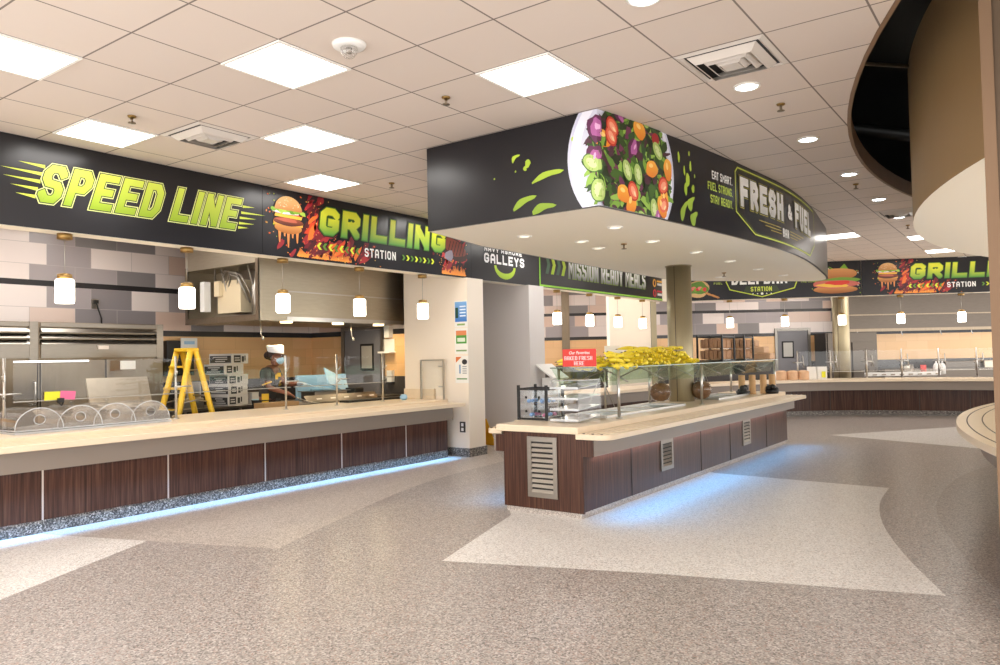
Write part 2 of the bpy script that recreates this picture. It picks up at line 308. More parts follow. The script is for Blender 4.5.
# ------------------------------------------------------------------ print: flat ink on a surface given by a map (s, t, lift) -> point
def clip_half(poly, ax, lim, keep_gt):
    out = []; n = len(poly)
    for i in range(n):
        a, b = poly[i], poly[(i+1) % n]; ia = (a[ax] > lim) == keep_gt; ib = (b[ax] > lim) == keep_gt
        if ia: out.append(a)
        if ia != ib:
            k = (lim-a[ax])/(b[ax]-a[ax]); out.append(tuple(a[j]+k*(b[j]-a[j]) for j in range(2)))
    return out
class PR:
    def __init__(s, fmap, t0=None, t1=None, cut=None): s.f = fmap; s.t0 = t0; s.t1 = t1; s.cut = cut; s.P = []
    def poly(s, pts, c, layer=0):
        pts = [tuple(p) for p in pts]
        if s.t0 is not None: pts = clip_half(pts, 1, s.t0, True)
        if s.t1 is not None and len(pts) > 2: pts = clip_half(pts, 1, s.t1, False)
        if len(pts) < 3: return
        if s.cut is not None:
            for q in (clip_half(pts, 0, s.cut, True), clip_half(pts, 0, s.cut, False)):
                if len(q) > 2: s.P.append((q, c, layer))
        else: s.P.append((pts, c, layer))
    def ell(s, x, y, rx, ry, c, layer=0, n=20, rot=0, wob=0, seed=0):
        r = random.Random(seed); ph = [r.uniform(0, 6.28) for _ in range(4)]; pts = []
        for i in range(n):
            a = 2*PI*i/n; w = 1+wob*(math.sin(2*a+ph[0])+math.sin(3*a+ph[1])+.7*math.sin(5*a+ph[2]))/2
            u, v = rx*w*math.cos(a), ry*w*math.sin(a)
            pts.append((x+u*math.cos(rot)-v*math.sin(rot), y+u*math.sin(rot)+v*math.cos(rot)))
        s.poly(pts, c, layer)
    def line(s, pts, w, c, layer=0, closed=False):
        n = len(pts); rng = range(n if closed else n-1)
        for i in rng:
            a, b = Vector(pts[i]), Vector(pts[(i+1) % n]); d = (b-a)
            if d.length < 1e-6: continue
            d.normalize(); q = Vector((-d.y, d.x))*w/2; e = d*w/2*.8
            k = max(1, int((b-a).length/.3))
            for j in range(k):
                p0 = a+(b-a)*(j/k); p1 = a+(b-a)*((j+1)/k)
                if j == 0: p0 = p0-e
                if j == k-1: p1 = p1+e
                s.poly([p0+q, p0-q, p1-q, p1+q], c, layer)
    def text(s, txt, x, y, h, w, th, c, layer=0, gap=.25, shear=0, grow=0, mono=None):
        cx = x
        for ch in txt:
            if ch == ' ': cx += w*.55; continue
            gw = th if ch in "I.!'" else (w*1.2 if ch in 'MW' else w)
            for pl in GLY.get(ch, []):
                P = [Vector((th/2+p[0]*(gw-th), th/2+p[1]*(h-th))) for p in pl]; n = len(P); tt = th+2*grow
                if n == 1: s._q([(0, 0), (th, 0), (th, th), (0, th)], cx, y, shear, c, layer, grow); continue
                closed = (P[0]-P[-1]).length < 1e-6
                offs = []
                for i in range(n):
                    if closed: a = (P[i]-P[i-1 if i else n-2]).normalized(); b = (P[i+1 if i < n-1 else 1]-P[i]).normalized()
                    else:
                        a = (P[i]-P[i-1]).normalized() if i else None; b = (P[i+1]-P[i]).normalized() if i < n-1 else None
                        a = a or b; b = b or a
                    na = Vector((-a.y, a.x)); nb = Vector((-b.y, b.x)); m = (na+nb)
                    m = m.normalized() if m.length > 1e-4 else na
                    offs.append(m*(tt/2/max(.45, m.dot(na))))
                if not closed:
                    P = P[:]; a = (P[1]-P[0]).normalized(); b = (P[-1]-P[-2]).normalized()
                    P[0] = P[0]-a*tt/2; P[-1] = P[-1]+b*tt/2
                for i in range(n-1):
                    q = [P[i]+offs[i], P[i]-offs[i], P[i+1]-offs[i+1], P[i+1]+offs[i+1]]; q = [(v.x, v.y) for v in q]
                    for ax, lo, hi in ((0, -grow, gw+grow), (1, -grow, h+grow)):
                        if len(q) > 2: q = clip_half(q, ax, lo, True)
                        if len(q) > 2: q = clip_half(q, ax, hi, False)
                    if len(q) > 2: s._q(q, cx, y, shear, c, layer, 0)
            cx += gw+gap*w
        return cx
    def _q(s, q, cx, y, shear, c, layer, g):
        if g: q = [(q[0][0]-g, q[0][1]-g), (q[1][0]+g, q[1][1]-g), (q[2][0]+g, q[2][1]+g), (q[3][0]-g, q[3][1]+g)]
        s.poly([(cx+p[0]+shear*p[1], y+p[1]) for p in q], c, layer)
    def build(s, name, parent, mt='ink', base=.003):
        vs = []; fs = []; cs = []
        org = LOC[parent.name]
        for i_, (pts, c, layer) in enumerate(s.P):
            k = len(vs); vs += [Vector(s.f(p[0], p[1], base+layer*.0012+(i_ % 9)*.00012))-Vector(org) for p in pts]
            fs.append(list(range(k, k+len(pts)))); cs += [(c(*p) if callable(c) else c) for p in pts]
        me = bpy.data.meshes.new(name); me.from_pydata([tuple(v) for v in vs], [], fs); me.materials.append(M[mt])
        ca = me.color_attributes.new('Col', 'FLOAT_COLOR', 'POINT')
        for i, q in enumerate(cs): ca.data[i].color = q
        o = bpy.data.objects.new(name, me); C.objects.link(o); o.parent = parent; LOC[o.name] = org; return o
def gtext_w(txt, w, th, gap=.25):
    t = 0
    for ch in txt: t += w*.55 if ch == ' ' else (th if ch in "I.!'" else (w*1.2 if ch in 'MW' else w))+gap*w
    return t-gap*w
def grad(c0, c1, y0, y1):
    c0 = col(c0); c1 = col(c1)
    def g(x, y):
        k = max(0, min(1, (y-y0)/(y1-y0))); return tuple(a+(b-a)*k for a, b in zip(c0, c1))
    return g
_P = [(0, 0), (0, 1), (.75, 1), (1, .82), (1, .63), (.75, .45), (0, .45)]
GLY = {'A': [[(0, 0), (0, .75), (.25, 1), (.75, 1), (1, .75), (1, 0)], [(0, .38), (1, .38)]],
 'B': [[(0, 0), (0, 1), (.8, 1), (1, .85), (1, .65), (.85, .52), (0, .52)], [(.85, .52), (1, .38), (1, .15), (.8, 0), (0, 0)]],
 'C': [[(1, .7), (1, .82), (.75, 1), (.25, 1), (0, .82), (0, .18), (.25, 0), (.75, 0), (1, .18), (1, .3)]],
 'D': [[(0, 0), (0, 1), (.7, 1), (1, .78), (1, .22), (.7, 0), (0, 0)]],
 'E': [[(1, 1), (0, 1), (0, 0), (1, 0)], [(0, .5), (.8, .5)]], 'F': [[(1, 1), (0, 1), (0, 0)], [(0, .5), (.8, .5)]],
 'G': [[(1, .84), (.75, 1), (.25, 1), (0, .82), (0, .18), (.25, 0), (.75, 0), (1, .18), (1, .45), (.6, .45)]],
 'H': [[(0, 0), (0, 1)], [(1, 0), (1, 1)], [(0, .5), (1, .5)]], 'I': [[(.5, 0), (.5, 1)]],
 'K': [[(0, 0), (0, 1)], [(1, 1), (.15, .5), (1, 0)]], 'L': [[(0, 1), (0, 0), (1, 0)]],
 'M': [[(0, 0), (0, 1), (.5, .4), (1, 1), (1, 0)]], 'N': [[(0, 0), (0, 1)], [(0, 1), (1, 0)], [(1, 0), (1, 1)]],
 'O': [[(.25, 1), (.75, 1), (1, .82), (1, .18), (.75, 0), (.25, 0), (0, .18), (0, .82), (.25, 1)]],
 'P': [_P], 'R': [_P, [(.5, .45), (1, 0)]],
 'S': [[(1, .86), (.78, 1), (.22, 1), (0, .84), (0, .66), (.2, .52), (.8, .48), (1, .34), (1, .16), (.78, 0), (.22, 0), (0, .14)]],
 'T': [[(0, 1), (1, 1)], [(.5, 1), (.5, 0)]], 'U': [[(0, 1), (0, .18), (.25, 0), (.75, 0), (1, .18), (1, 1)]],
 'V': [[(0, 1), (.5, 0), (1, 1)]], 'Y': [[(0, 1), (.5, .45), (1, 1)], [(.5, .45), (.5, 0)]], 'W': [[(0, 1), (.2, 0), (.5, .6), (.8, 0), (1, 1)]],
 '&': [[(1, 0), (.15, .7), (.15, .86), (.35, 1), (.6, .86), (.6, .7), (0, .3), (0, .14), (.25, 0), (.6, 0), (1, .42)]], '.': [[(0, 0)]], '-': [[(0, .5), (1, .5)]]}
def flat_map(o, d, n):
    o, d, n = Vector(o), Vector(d), Vector(n)
    return lambda s, t, k: o+d*s+Vector((0, 0, t))+n*k
def path_map(path):
    P = [Vector(p) for p in path]; S = [0]
    for a, b in zip(P[:-1], P[1:]): S.append(S[-1]+(b-a).length)
    def f(s, t, k):
        i = 0
        while i < len(P)-2 and S[i+1] <= s: i += 1
        a, b = P[i], P[i+1]; d = (b-a).normalized(); n = Vector((d.y, -d.x))
        q = a+d*(s-S[i])+n*k
        return Vector((q.x, q.y, t))
    return f
# ------------------------------------------------------------------ floor
def fl(px, py): p = atz(px, py, 0); return (p.x, p.y)
def floor():
    b = MB(); b.prism([(-1, -3), (26, -3), (26, 14), (-1, 14)], -.12, 0, 0)
    def patch(pts, m, z=.0008):
        n = len(pts); a = sum(pts[i][0]*pts[(i+1) % n][1]-pts[(i+1) % n][0]*pts[i][1] for i in range(n))
        if a < 0: pts = pts[::-1]
        b.add([(x, y, z) for x, y in pts], [list(range(n))], m)
    curve = crom([fl(946, 596), fl(904, 554), fl(883, 524), fl(880, 503), fl(889, 488)], 6)
    patch([fl(442, 561), fl(660, 574)]+curve+[fl(715, 473), (9.6, 4.0), (6.3, 4.5), fl(511, 515)], 1)
    patch([fl(147, 541), fl(40, 534), (2.5, 7.4), (.6, 7.4), (.3, 6.2), fl(0, 600)], 1)
    c2 = crom([fl(278, 549), fl(340, 519), fl(400, 492), fl(450, 475), fl(505, 461)], 6)
    patch([fl(147, 541)]+c2+[(11, 8.3), (2.4, 8.0), fl(40, 534)], 2, .0006)
    patch([fl(829, 435), fl(955, 427), (18.2, -.6), (14.2, -.6), fl(985, 449)], 1)
    ring = crom([fl(993, 464), fl(956, 479), fl(937, 502), fl(943, 526), fl(966, 559), fl(996, 589)], 6)
    patch(ring+[(5.2, -.9), (12, -.9)], 3)
    o = b.build('floor', ['terr_a', 'terr_b', 'terr_c', 'terr_d'], org=(0, 0, 0)); struct(o)
floor()

# ------------------------------------------------------------------ ceiling with the curved opening, bulkheads
def arc(cx, cy, r, x0, x1, n=48):
    a0 = math.acos((x0-cx)/r); a1 = math.acos((x1-cx)/r)
    return [(cx+r*math.cos(a0+(a1-a0)*i/n), cy+r*math.sin(a0+(a1-a0)*i/n)) for i in range(n+1)]
EDGE = arc(9.3, -9.63, 11.2, -1.6, 20.2, 72)
b = MB(); b.prism([(-2, -6.5)]+EDGE+[(20.3, -9), (26, -9), (26, 14), (-2, 14)], CZ, CZ+.03, 0)
struct(b.build('ceiling', 'ceil', org=(0, 0, 0)))
b = MB(); b.strip(EDGE, -.03, CZ-.004, CZ+.17, 0)
struct(b.build('trim_1', 'browntrim', org=(9, 1, CZ)))
b = MB(); b.box(-3, 22, -9, 4.5, 5.0, 5.1)
b.box(-3, 22, 4.4, 4.5, CZ+.05, 5.0); b.box(21.9, 22, -9, 4.4, CZ+.05, 5.0)
struct(b.build('ceiling_plenum', 'plenum', org=(9, 0, 5)))
b = MB()
b.tube([(6.2, 2.5, 4.1), (8.6, .2, 4.1)], .018, 6)
tag(b.build('service_pipe', 'steel_dark'), 'thin dull pipe crossing the black void above the curved ceiling edge', 'pipe')
b = MB(); b.tube([(10.2, 2.2, 4.35), (12.8, .5, 4.35)], .09, 12)
tag(b.build('air_duct', 'plenum'), 'fat dark duct in the black void by the taupe drum', 'duct')
DR = arc(9.3, -7.4, 8.48, 1.4, 17.2, 72)
b = MB(); b.prism(DR+[(17.2, -6), (1.4, -6)], HB, 4.15, 0, 1, 0)
struct(b.build('trim_2', ['brown', 'soffit'], org=(9.3, 0, HB)))

# headers over the counters
HP = [(-1.5, 7.195), (16.3, 7.195)] + [tuple(p) for p in crom([(16.3, 7.195), (16.62, 7.08), (16.86, 6.79)], 5)[1:]] + [(20.6, -.65)]
b = MB(); b.strip(HP, .2, HB, CZ, 0); struct(b.build('trim_3', 'soffit', org=(9, 7.2, HB)))

# ------------------------------------------------------------------ walls behind the counters
def slab(name, p, q, z0, z1, m, th=.12, base=None):
    b = MB(); p, q = Vector(p[:2]), Vector(q[:2]); b.strip([tuple(p), tuple(q)], th, z0, z1)
    return struct(b.build(name, m))
YB, XS = 11.4, 9.6
M['tile_x'] = tilemat('glazed wall tile x', (1, 0)); M['tile_y'] = tilemat('glazed wall tile y', (0, 1), off=.2)
slab('wall_back', (.3, YB), (XS, YB), 0, CZ, 'tile_x')
b = MB(); b.box(XS, XS+.12, 8.42, YB, 0, CZ); struct(b.build('wall_side', 'tile_y'))
b = MB(); b.box(.3, .42, 7.4, YB, 0, CZ); struct(b.build('wall_left', 'wallcream'))
b = MB(); b.box(8.98, 9.38, 7.1, 8.4, 0, HB); b.box(8.98, 9.38, 7.4, 8.4, HB, CZ); struct(b.build('wall_partition', 'wallcream'))
b = MB(); b.box(8.965, 9.395, 7.085, 8.4, 0, .13); struct(b.build('baseboard_partition', 'plinth'))
xa, xb = aty(526, 400, 7.2).x, aty(541, 400, 7.2).x
b = MB(); b.box(9.38, xb, 8.3, 8.42, 0, CZ); struct(b.build('wall_alcove', 'wallgrey'))
b = MB(); b.box(9.39, xb, 8.28, 8.3, 0, .13); struct(b.build('baseboard_alcove', 'apron'))
b = MB(); b.box(xa, xb, 7.1, 9.6, 0, HB); b.box(xa, xb, 7.4, 9.6, HB, CZ); struct(b.build('wall_pier', 'wallgrey'))
NF = (.81, .586); DF = (.586, -.81); CF = 21.6
M['tile_f'] = tilemat('glazed wall tile far', DF, off=.3)
slab('wall_far', atn(490, 345, NF, CF), atn(1012, 345, NF, CF), 0, CZ, 'tile_f')
# cream pier standing in the far kitchen
pa, pb = atn(610, 340, NF, 17.6), atn(651, 340, NF, 17.6)
slab('wall_pier_far', pa, pb, 0, CZ, 'wallcream', .5)
b = MB(); q = Vector(pb[:2]); b.strip([tuple(q+Vector(DF)*.01), tuple(q+Vector(DF)*.14)], .1, 0, CZ); struct(b.build('trim_4', 'colmetal'))
q = atn(566, 340, NF, CF-.03); b = MB(); b.strip([tuple(Vector(q[:2])-Vector(DF)*.11), tuple(Vector(q[:2])+Vector(DF)*.11)], .03, 0, CZ-.01); struct(b.build('trim_5', 'steel_dark'))
# divider beside the round counter
cy = atx(991.5, 330, 5.0).y
b = MB(); b.box(5.0, 5.08, cy-.06, cy, 0, 5.0); struct(b.build('trim_6', 'browntrim'))
b = MB(); b.box(5.02, 5.14, -.7, cy-.06, 0, 5.0); struct(b.build('wall_right', 'brownshade'))

# ------------------------------------------------------------------ ceiling fittings
GX = lambda u: (u+3.903)*T
GY = lambda v: 8.274*T - v*T
def make_panel():
    t = thing('ceiling_light', '', 'ceiling light', (0, 0, CZ)); h = T/2
    b = MB()
    for x0, x1, y0, y1 in ((-h, h, -h, -h+.022), (-h, h, h-.022, h), (-h, -h+.022, -h+.022, h-.022), (h-.022, h, -h+.022, h-.022)):
        b.box(x0, x1, y0, y1, CZ-.012, CZ-.001)
    b.build('frame', 'framew', t, org=None); d = MB(); d.box(-h+.022, h-.022, -h+.022, h-.022, CZ-.008, CZ-.002); d.build('diffuser', 'panel', t); return t
cells = [(-1, -1, 'square lit ceiling panel cut by the picture edge beside the smoke detector row, nearest the speed banner start'),
 (1, 1, 'square lit ceiling panel directly next to the smoke detector'), (3, 3, 'square lit ceiling panel nearest the corner with the salad plate'),
 (1, -3, 'square lit ceiling panel close above the lime speed lettering'), (3, -1, 'square lit ceiling panel beyond the louvred vent over the burger print'),
 (5, -3, 'square lit ceiling panel closest above the green grill lettering'), (19, 3, 'long thin looking lit panel beside the rounded end of the hanging canopy'),
 (21, 5, 'lit ceiling panel just under the tip of the cream curved soffit'), (25, 5, 'farthest lit ceiling panel above the far burger banner')]
hidden = [(-5, -1), (-3, 1), (-5, 3), (-3, 5), (-1, 7), (-7, 5), (-7, 1), (-5, 7), (7, -1), (11, -1), (9, -3), (13, -3), (15, 1), (17, -1), (21, -1), (23, 1)]  # unseen panels added to light the foreground and hall
hidden += [(-2, -6), (1, -6), (4, -6), (-2, -9), (1, -9), (4, -9), (-4, -7), (15, -7), (17, -5), (19, -8), (22, -5), (28, 1), (28, 3), (30, -2), (28, 5), (30, 5), (26, -6), (-1, -7), (2, -7), (5, -7), (0, -9), (3, -9), (16, -6), (18, -8), (20, -6), (22, -8), (24, -6), (29, 0), (29, 2), (29, 4), (28, -3), (29, 6), (13, -2)]  # more unseen panels, added to brighten the kitchens
pr0 = make_panel(); first = True
lab = ['square lit ceiling panel at the picture edge near the start of the long banner', 'square lit ceiling panel right beside the smoke detector', 'square lit ceiling panel nearest the salad plate corner of the canopy',
 'square lit ceiling panel close above the lime speed lettering', 'square lit ceiling panel beyond the louvred vent, above the printed burger', 'square lit ceiling panel closest above the green grill lettering',
 'lit ceiling panel beside the rounded far end of the canopy', 'small lit ceiling panel by the tip of the cream curved soffit', 'farthest lit ceiling panel, over the far grill banner']
for i, (u, v) in enumerate([c[:2] for c in cells]+hidden):
    p = (GX(u+.5), GY(v+.5), CZ); L = lab[i] if i < len(lab) else 'square lit ceiling panel added outside the framed view'
    if i == 0: pr0.location = p; pr0['label'] = L; pr0['group'] = 'square ceiling light panels'
    else: dup(pr0, p, label=L, group='square ceiling light panels')
    if i == 0: pr0.name = 'ceiling_light'
# square supply vents
def make_vent():
    t = thing('air_vent', '', 'vent', (0, 0, CZ)); h = T/2-.004; b = MB()
    def ringq(r0, z0, r1, z1, m=0):
        for k in range(4):
            X = Matrix.Rotation(k*PI/2, 4, 'Z')
            b.add([X @ Vector(p) for p in ((-r0, -r0, z0), (r0, -r0, z0), (r1, -r1, z1), (-r1, -r1, z1))], [(0, 1, 2, 3)], m)
    ringq(h, CZ-.002, h-.03, CZ-.014); ringq(h-.03, CZ-.014, h-.05, CZ-.002)
    b.build('frame', 'vent', t)
    b = MB(); b.box(-h+.05, h-.05, -h+.05, h-.05, CZ-.004, CZ-.001); b.build('throat', 'ventdark', t)
    for r in (.235, .175, .115):
        b = MB(); ringq(r, CZ-.006, r-.045, CZ-.05); ringq(r-.045, CZ-.05, r-.05, CZ-.05); b.build('louver', 'vent', t)
    b = MB(); b.box(-.06, .06, -.06, .06, CZ-.05, CZ-.044); b.build('centre_plate', 'vent', t); return t
vt = make_vent()
for i, (u, v, L) in enumerate([(4, 5, 'square louvred ceiling vent nearest the black curved opening'), (2, -2, 'square louvred ceiling vent between two lit panels above the speed lettering'), (16, 5, 'far ceiling vent beyond the row of downlights'), (25, 0, 'dull ceiling vent over the far sandwich banner')]):
    p = (GX(u+.5), GY(v+.5), CZ)
    if i == 0: vt.location = p; vt['label'] = L; vt['group'] = 'ceiling vents'
    else: dup(vt, p, label=L, group='ceiling vents')
def make_down(r, z, lens, nm='downlight'):
    t = thing(nm, '', 'downlight', (0, 0, z)); b = MB(); b.lathe([(r, 0), (r, -.008), (r*.82, -.014), (r*.8, -.004)], (0, 0, z), 28); b.build('trim_ring', 'framew', t)
    b = MB(); b.lathe([(0, -.005), (r*.8, -.005), (r*.8, -.003), (0, -.003)], (0, 0, z), 28); b.build('lens', lens, t); return t
dl = make_down(.1, CZ, 'dl')
for i, (u, v) in enumerate([(5.45, 5.36), (8.41, 5.36), (11.38, 5.37), (14.38, 5.38), (17.23, 5.37), (2.5, 5.36)]):
    p = (GX(u), GY(v), CZ); L = ['round downlight nearest the big ceiling vent', 'second round downlight beyond the big ceiling vent', 'third round downlight along the row beside the curved opening', 'fourth round downlight along the row, before the far vent', 'last and farthest round downlight of the ceiling row', 'round downlight before the row, outside the framed view'][i]
    if i == 0: dl.location = p; dl['label'] = L; dl['group'] = 'ceiling downlight row'
    else: dup(dl, p, label=L, group='ceiling downlight row')
# sprinklers and smoke detector
def make_spr(z):
    t = thing('sprinkler', '', 'sprinkler', (0, 0, z)); b = MB(); b.lathe([(.035, 0), (.03, -.012), (.012, -.014)], (0, 0, z), 16); b.build('escutcheon', 'brass', t)
    b = MB(); b.tube([(0, 0, z-.01), (0, 0, z-.055)], .011, 8); b.lathe([(.03, -.055), (.03, -.06), (.004, -.064)], (0, 0, z), 12); b.build('sprinkler_head', 'steel_dark', t); return t
sp = make_spr(CZ)
for i, (u, v, L) in enumerate([(1.33, -1.48, 'ceiling sprinkler above the lit panel over the speed lettering'), (3.4, 2.22, 'ceiling sprinkler between smoke detector and canopy'), (6.35, -1.58, 'ceiling sprinkler above the green grill lettering'),
   (6.42, 5.5, 'ceiling sprinkler beyond the first downlight'), (12.4, 5.29, 'ceiling sprinkler between the third and fourth downlights'), (18.77, 5.36, 'farthest ceiling sprinkler near the cream soffit tip')]):
    p = (GX(u), GY(v), CZ)
    if i == 0: sp.location = p; sp['label'] = L; sp['group'] = 'ceiling sprinklers'
    else: dup(sp, p, label=L, group='ceiling sprinklers')
def make_detector():
    x, y = GX(1.53), GY(2.47); t = thing('smoke_detector', 'white round smoke detector with clear strobe dome on a ceiling tile', 'smoke detector', (x, y, CZ))
    b = MB(); b.lathe([(.11, 0), (.1, -.02), (.06, -.025), (0, -.025)], (x, y, CZ), 32); b.build('base', 'white', t)
    b = MB(); b.lathe([(.055, -.024), (.05, -.06), (.03, -.085), (0, -.09)], (x, y, CZ), 20); b.build('strobe_lens', 'domegl', t)
    b = MB(); b.lathe([(.02, -.024), (.02, -.06), (0, -.065)], (x, y, CZ), 12); b.build('sensor', 'steel_dark', t)
make_detector()

# ------------------------------------------------------------------ hanging canopy over the island
RIGHT = crom([(5.44, 2.91), (6.4, 2.77), (7.6, 2.635), (8.35, 2.575), (9.35, 2.52), (10.3, 2.545), (11.3, 2.635), (12.4, 2.78), (13.3, 2.91), (13.8, 3.05), (13.9, 3.3), (13.6, 3.6), (12.9, 4.2), (12.2, 4.8), (11.4, 5.03)])
CAN = [(5.44, 4.76)]+RIGHT+[(9, 5.03), (6.56, 4.99)]
b = MB(); b.prism(offset(CAN+[CAN[0]], .03)[:-1], HB, CZ-.002, 0); struct(b.build('trim_7', 'soffit', org=(9, 4, HB)))
canopy = thing('canopy_sign', 'black printed wrap around the hanging canopy with salad plate and block lettering', 'sign', (9, 4, HB))
b = MB(); b.strip(CAN+[CAN[0]], .02, HB+.001, CZ-.003); b.build('wrap_panel', 'banner', canopy)
CM = path_map(CAN)
SDL = [(6.3, 4.23), (6.45, 3.29), (7.0, 3.97), (7.59, 4.09), (7.53, 3.4), (8.72, 3.38), (9.92, 3.38), (11.19, 3.4), (8.59, 4.16), (12.38, 3.37), (11.91, 4.23)]
sd = make_down(.075, HB, 'dlw', 'recessed_spotlight'); sd['category'] = 'downlight'
for i, (x, y) in enumerate(SDL):
    if i == 8: continue
    L = 'small recessed spotlight in the cream underside of the hanging canopy'
    p = (x, y, HB)
    if i == 0: sd.location = p; sd['label'] = L; sd['group'] = 'spotlights under the canopy'
    else: dup(sd, p, label=L, group='spotlights under the canopy')
s2 = make_spr(HB); s2.location = (7.49, 3.97-.25, HB); s2['label'] = 'sprinkler under the canopy near its printed corner'; s2['group'] = 'canopy sprinklers'
dup(s2, (11.3, 3.95, HB), label='sprinkler under the far part of the canopy, behind the metal column', group='canopy sprinklers')
# metal clad columns
def column(x, y, r, z1, label):
    t = thing('column', label, 'column', (x, y, 0)); b = MB(); b.lathe([(r, 0), (r, z1)], (x, y, 0), 40); b.build('cladding', 'colmetal', t)
    b = MB(); a = math.atan2(-y, -x)-.35
    b.tube([(x+(r+.001)*math.cos(a), y+(r+.001)*math.sin(a), .05), (x+(r+.001)*math.cos(a), y+(r+.001)*math.sin(a), z1-.02)], .004, 6); b.build('joint_strip', 'groove', t)
    b = MB(); b.lathe([(r+.012, z1-.012), (r+.012, z1)], (x, y, 0), 40); b.build('collar', 'colmetal', t)
column(9.95, 4.12, .17, HB, 'round champagne metal column rising through the buffet island to the canopy')
q = atn(842, 360, (.894, .447), 19.35); column(q.x, q.y, .19, CZ, 'round metal column behind the far counter below the sandwich banner')
# ------------------------------------------------------------------ printed banners
LIME = '#b9d432'; LIMED = '#6f9b2c'
def panel_box(t, fm, s0, s1, m='banner', z0=HB+.003, z1=CZ-.003, nm='panel'):
    b = MB(); vs = [fm(s, z, k) for k in (0, -.012) for z in (z0, z1) for s in (s0, s1)]
    b.add(vs, [(0, 1, 3, 2), (4, 6, 7, 5), (0, 4, 5, 1), (2, 3, 7, 6), (0, 2, 6, 4), (1, 5, 7, 3)])
    b.build(nm, m, t)
def streaks(p, x, y, lens, dy, h, c, right=False):
    for i, L in enumerate(lens):
        yy = y+i*dy; xx = x+i*dy*.2
        p.poly([(xx, yy-h/2), (xx+(L if right else -L), yy+ (h*.1)), (xx, yy+h/2)], c, 1)
def burger(p, x, y, r, drip=True, seed=1, L=2):
    R = random.Random(seed)
    for i in range(26): p.ell(x+R.uniform(-1.5, .6)*r, y+R.uniform(-1.2, 1.3)*r, R.uniform(.02, .07)*r, R.uniform(.02, .07)*r, col(R.choice(['#e08a3c', '#d9622b', '#b5cf3a', '#e7b04f'])), L, 8, 0, .3, i)
    g = grad('#b06a2a', '#e9b878', y+.2*r, y+1.1*r)
    dome = [(x+r*.95*math.cos(a), y+.35*r+.8*r*math.sin(a)) for a in [PI*i/16 for i in range(17)]]
    if drip:
        for dx, l in ((-.6, .9), (-.25, .55), (.0, 1.15), (.3, .6), (.62, .85)):
            p.poly([(x+(dx-.11)*r, y-.55*r), (x+(dx-.05)*r, y-(.55+l)*r), (x+(dx+.03)*r, y-(.58+l)*r), (x+(dx+.13)*r, y-.55*r)], col('#d98a4a'), L)
    p.ell(x, y-.62*r, .95*r, .33*r, grad('#9c5a22', '#d99a55', y-.95*r, y-.3*r), L+1, 20)
    p.poly([(x-r, y-.5*r), (x+r, y-.5*r), (x+1.02*r, y-.28*r), (x-1.02*r, y-.28*r)], col('#e9a844'), L+2)
    p.ell(x, y-.28*r, 1.02*r, .24*r, grad('#4a2216', '#96482f', y-.5*r, y-.05*r), L+3, 18, 0, .06, seed)
    p.ell(x-.1*r, y-.2*r, .8*r, .1*r, col('#b85f48'), L+4, 14, 0, .2, seed+1)
    p.poly([(x-.95*r, y-.05*r), (x+.9*r, y-.08*r), (x+.96*r, y+.1*r), (x-.9*r, y+.12*r)], col('#efb73f'), L+4)
    p.ell(x, y+.12*r, .9*r, .12*r, col('#c8372a'), L+4, 14, 0, .12, seed+2)
    p.ell(x-.2*r, y+.22*r, .9*r, .1*r, col('#e9dfe4'), L+5, 14, 0, .1, seed+3)
    for i in range(9): p.ell(x+(-1+i*.25)*r, y+(.33+.06*math.sin(i*2.1))*r, .2*r, .13*r, col(R.choice(['#7fae2e', '#a5c94a', '#5d8f24'])), L+6, 9, 0, .25, seed+i)
    p.poly(dome, g, L+7)
    for i in range(22):
        a = R.uniform(.3, 2.85); k = R.uniform(.3, .9); p.ell(x+k*r*.85*math.cos(a), y+.38*r+k*.72*r*math.sin(a), .035*r, .022*r, col('#f5e2bd'), L+8, 6, a)
def flames(p, x, y, w, h, seed=3, L=1, n=70):
    R = random.Random(seed)
    for i in range(n):
        k = R.random(); px = x+R.gauss(0, .5)*w; py = y+R.gauss(0, .5)*h; s = R.uniform(.025, .075); k = math.hypot((px-x)/w, (py-y)/h)
        c = R.choice(['#6a1420', '#8f1f28', '#4a1018', '#a8262c'] if k > .6 else ['#a8262c', '#7a1822', '#d8441f', '#e8742a', '#c2323c', '#5c1320'])
        p.ell(px, py, s*1.6, s*.55, col(c), L+i % 2, 10, R.uniform(.3, 1.3), .3, i)
    for i in range(n): p.ell(x+R.uniform(-1.2*w, 1.2*w), y+R.uniform(-1.2*h, 1.2*h), .008, .008, col(R.choice(['#ff9a3a', '#ff5a2a', '#ffd070'])), L+1, 6)
def fireline(p, x, y, w, h, seed, L=2):
    R = random.Random(seed)
    for _i in range(22):
        px = x+w*(_i/21-.5); hh = h*R.uniform(.4, 1.)
        p.poly([(px-.04, y), (px, y-.01), (px+.04, y), (px+R.uniform(.0, .05), y+hh*.5), (px+R.uniform(-.04, .08), y+hh)], grad('#f59a3a', '#8a1f1c', y, y+h), L+_i % 3)
def chevs(p, x, y, n, dx, w, h, right, c0='#d9e23a', c1='#5f8a2c', L=6):
    for i in range(n):
        cx = x+i*dx; sg = 1 if right else -1; c = col(c0 if i % 2 == (0 if not right else 1) else c1)
        p.poly([(cx, y+h/2), (cx+w, y+h/2), (cx+w+sg*h*.45, y), (cx+w, y-h/2), (cx, y-h/2), (cx+sg*h*.45, y)], c, L)
def grill_words(p, x0, x1, yb, h, sh=.12):
    g = grad('#1f8a3a', '#e2e63a', yb-.02, yb+h*.62); n = 8
    w = (x1-x0)/6.9; th = w*.31
    for gr, c, L in ((.028, col('#0c0d0c'), 3), (.014, col('#3f6b22'), 4), (0, g, 5)):
        p.text('GRILLING', x0, yb, h, w, th, c, L, .17, sh, gr)
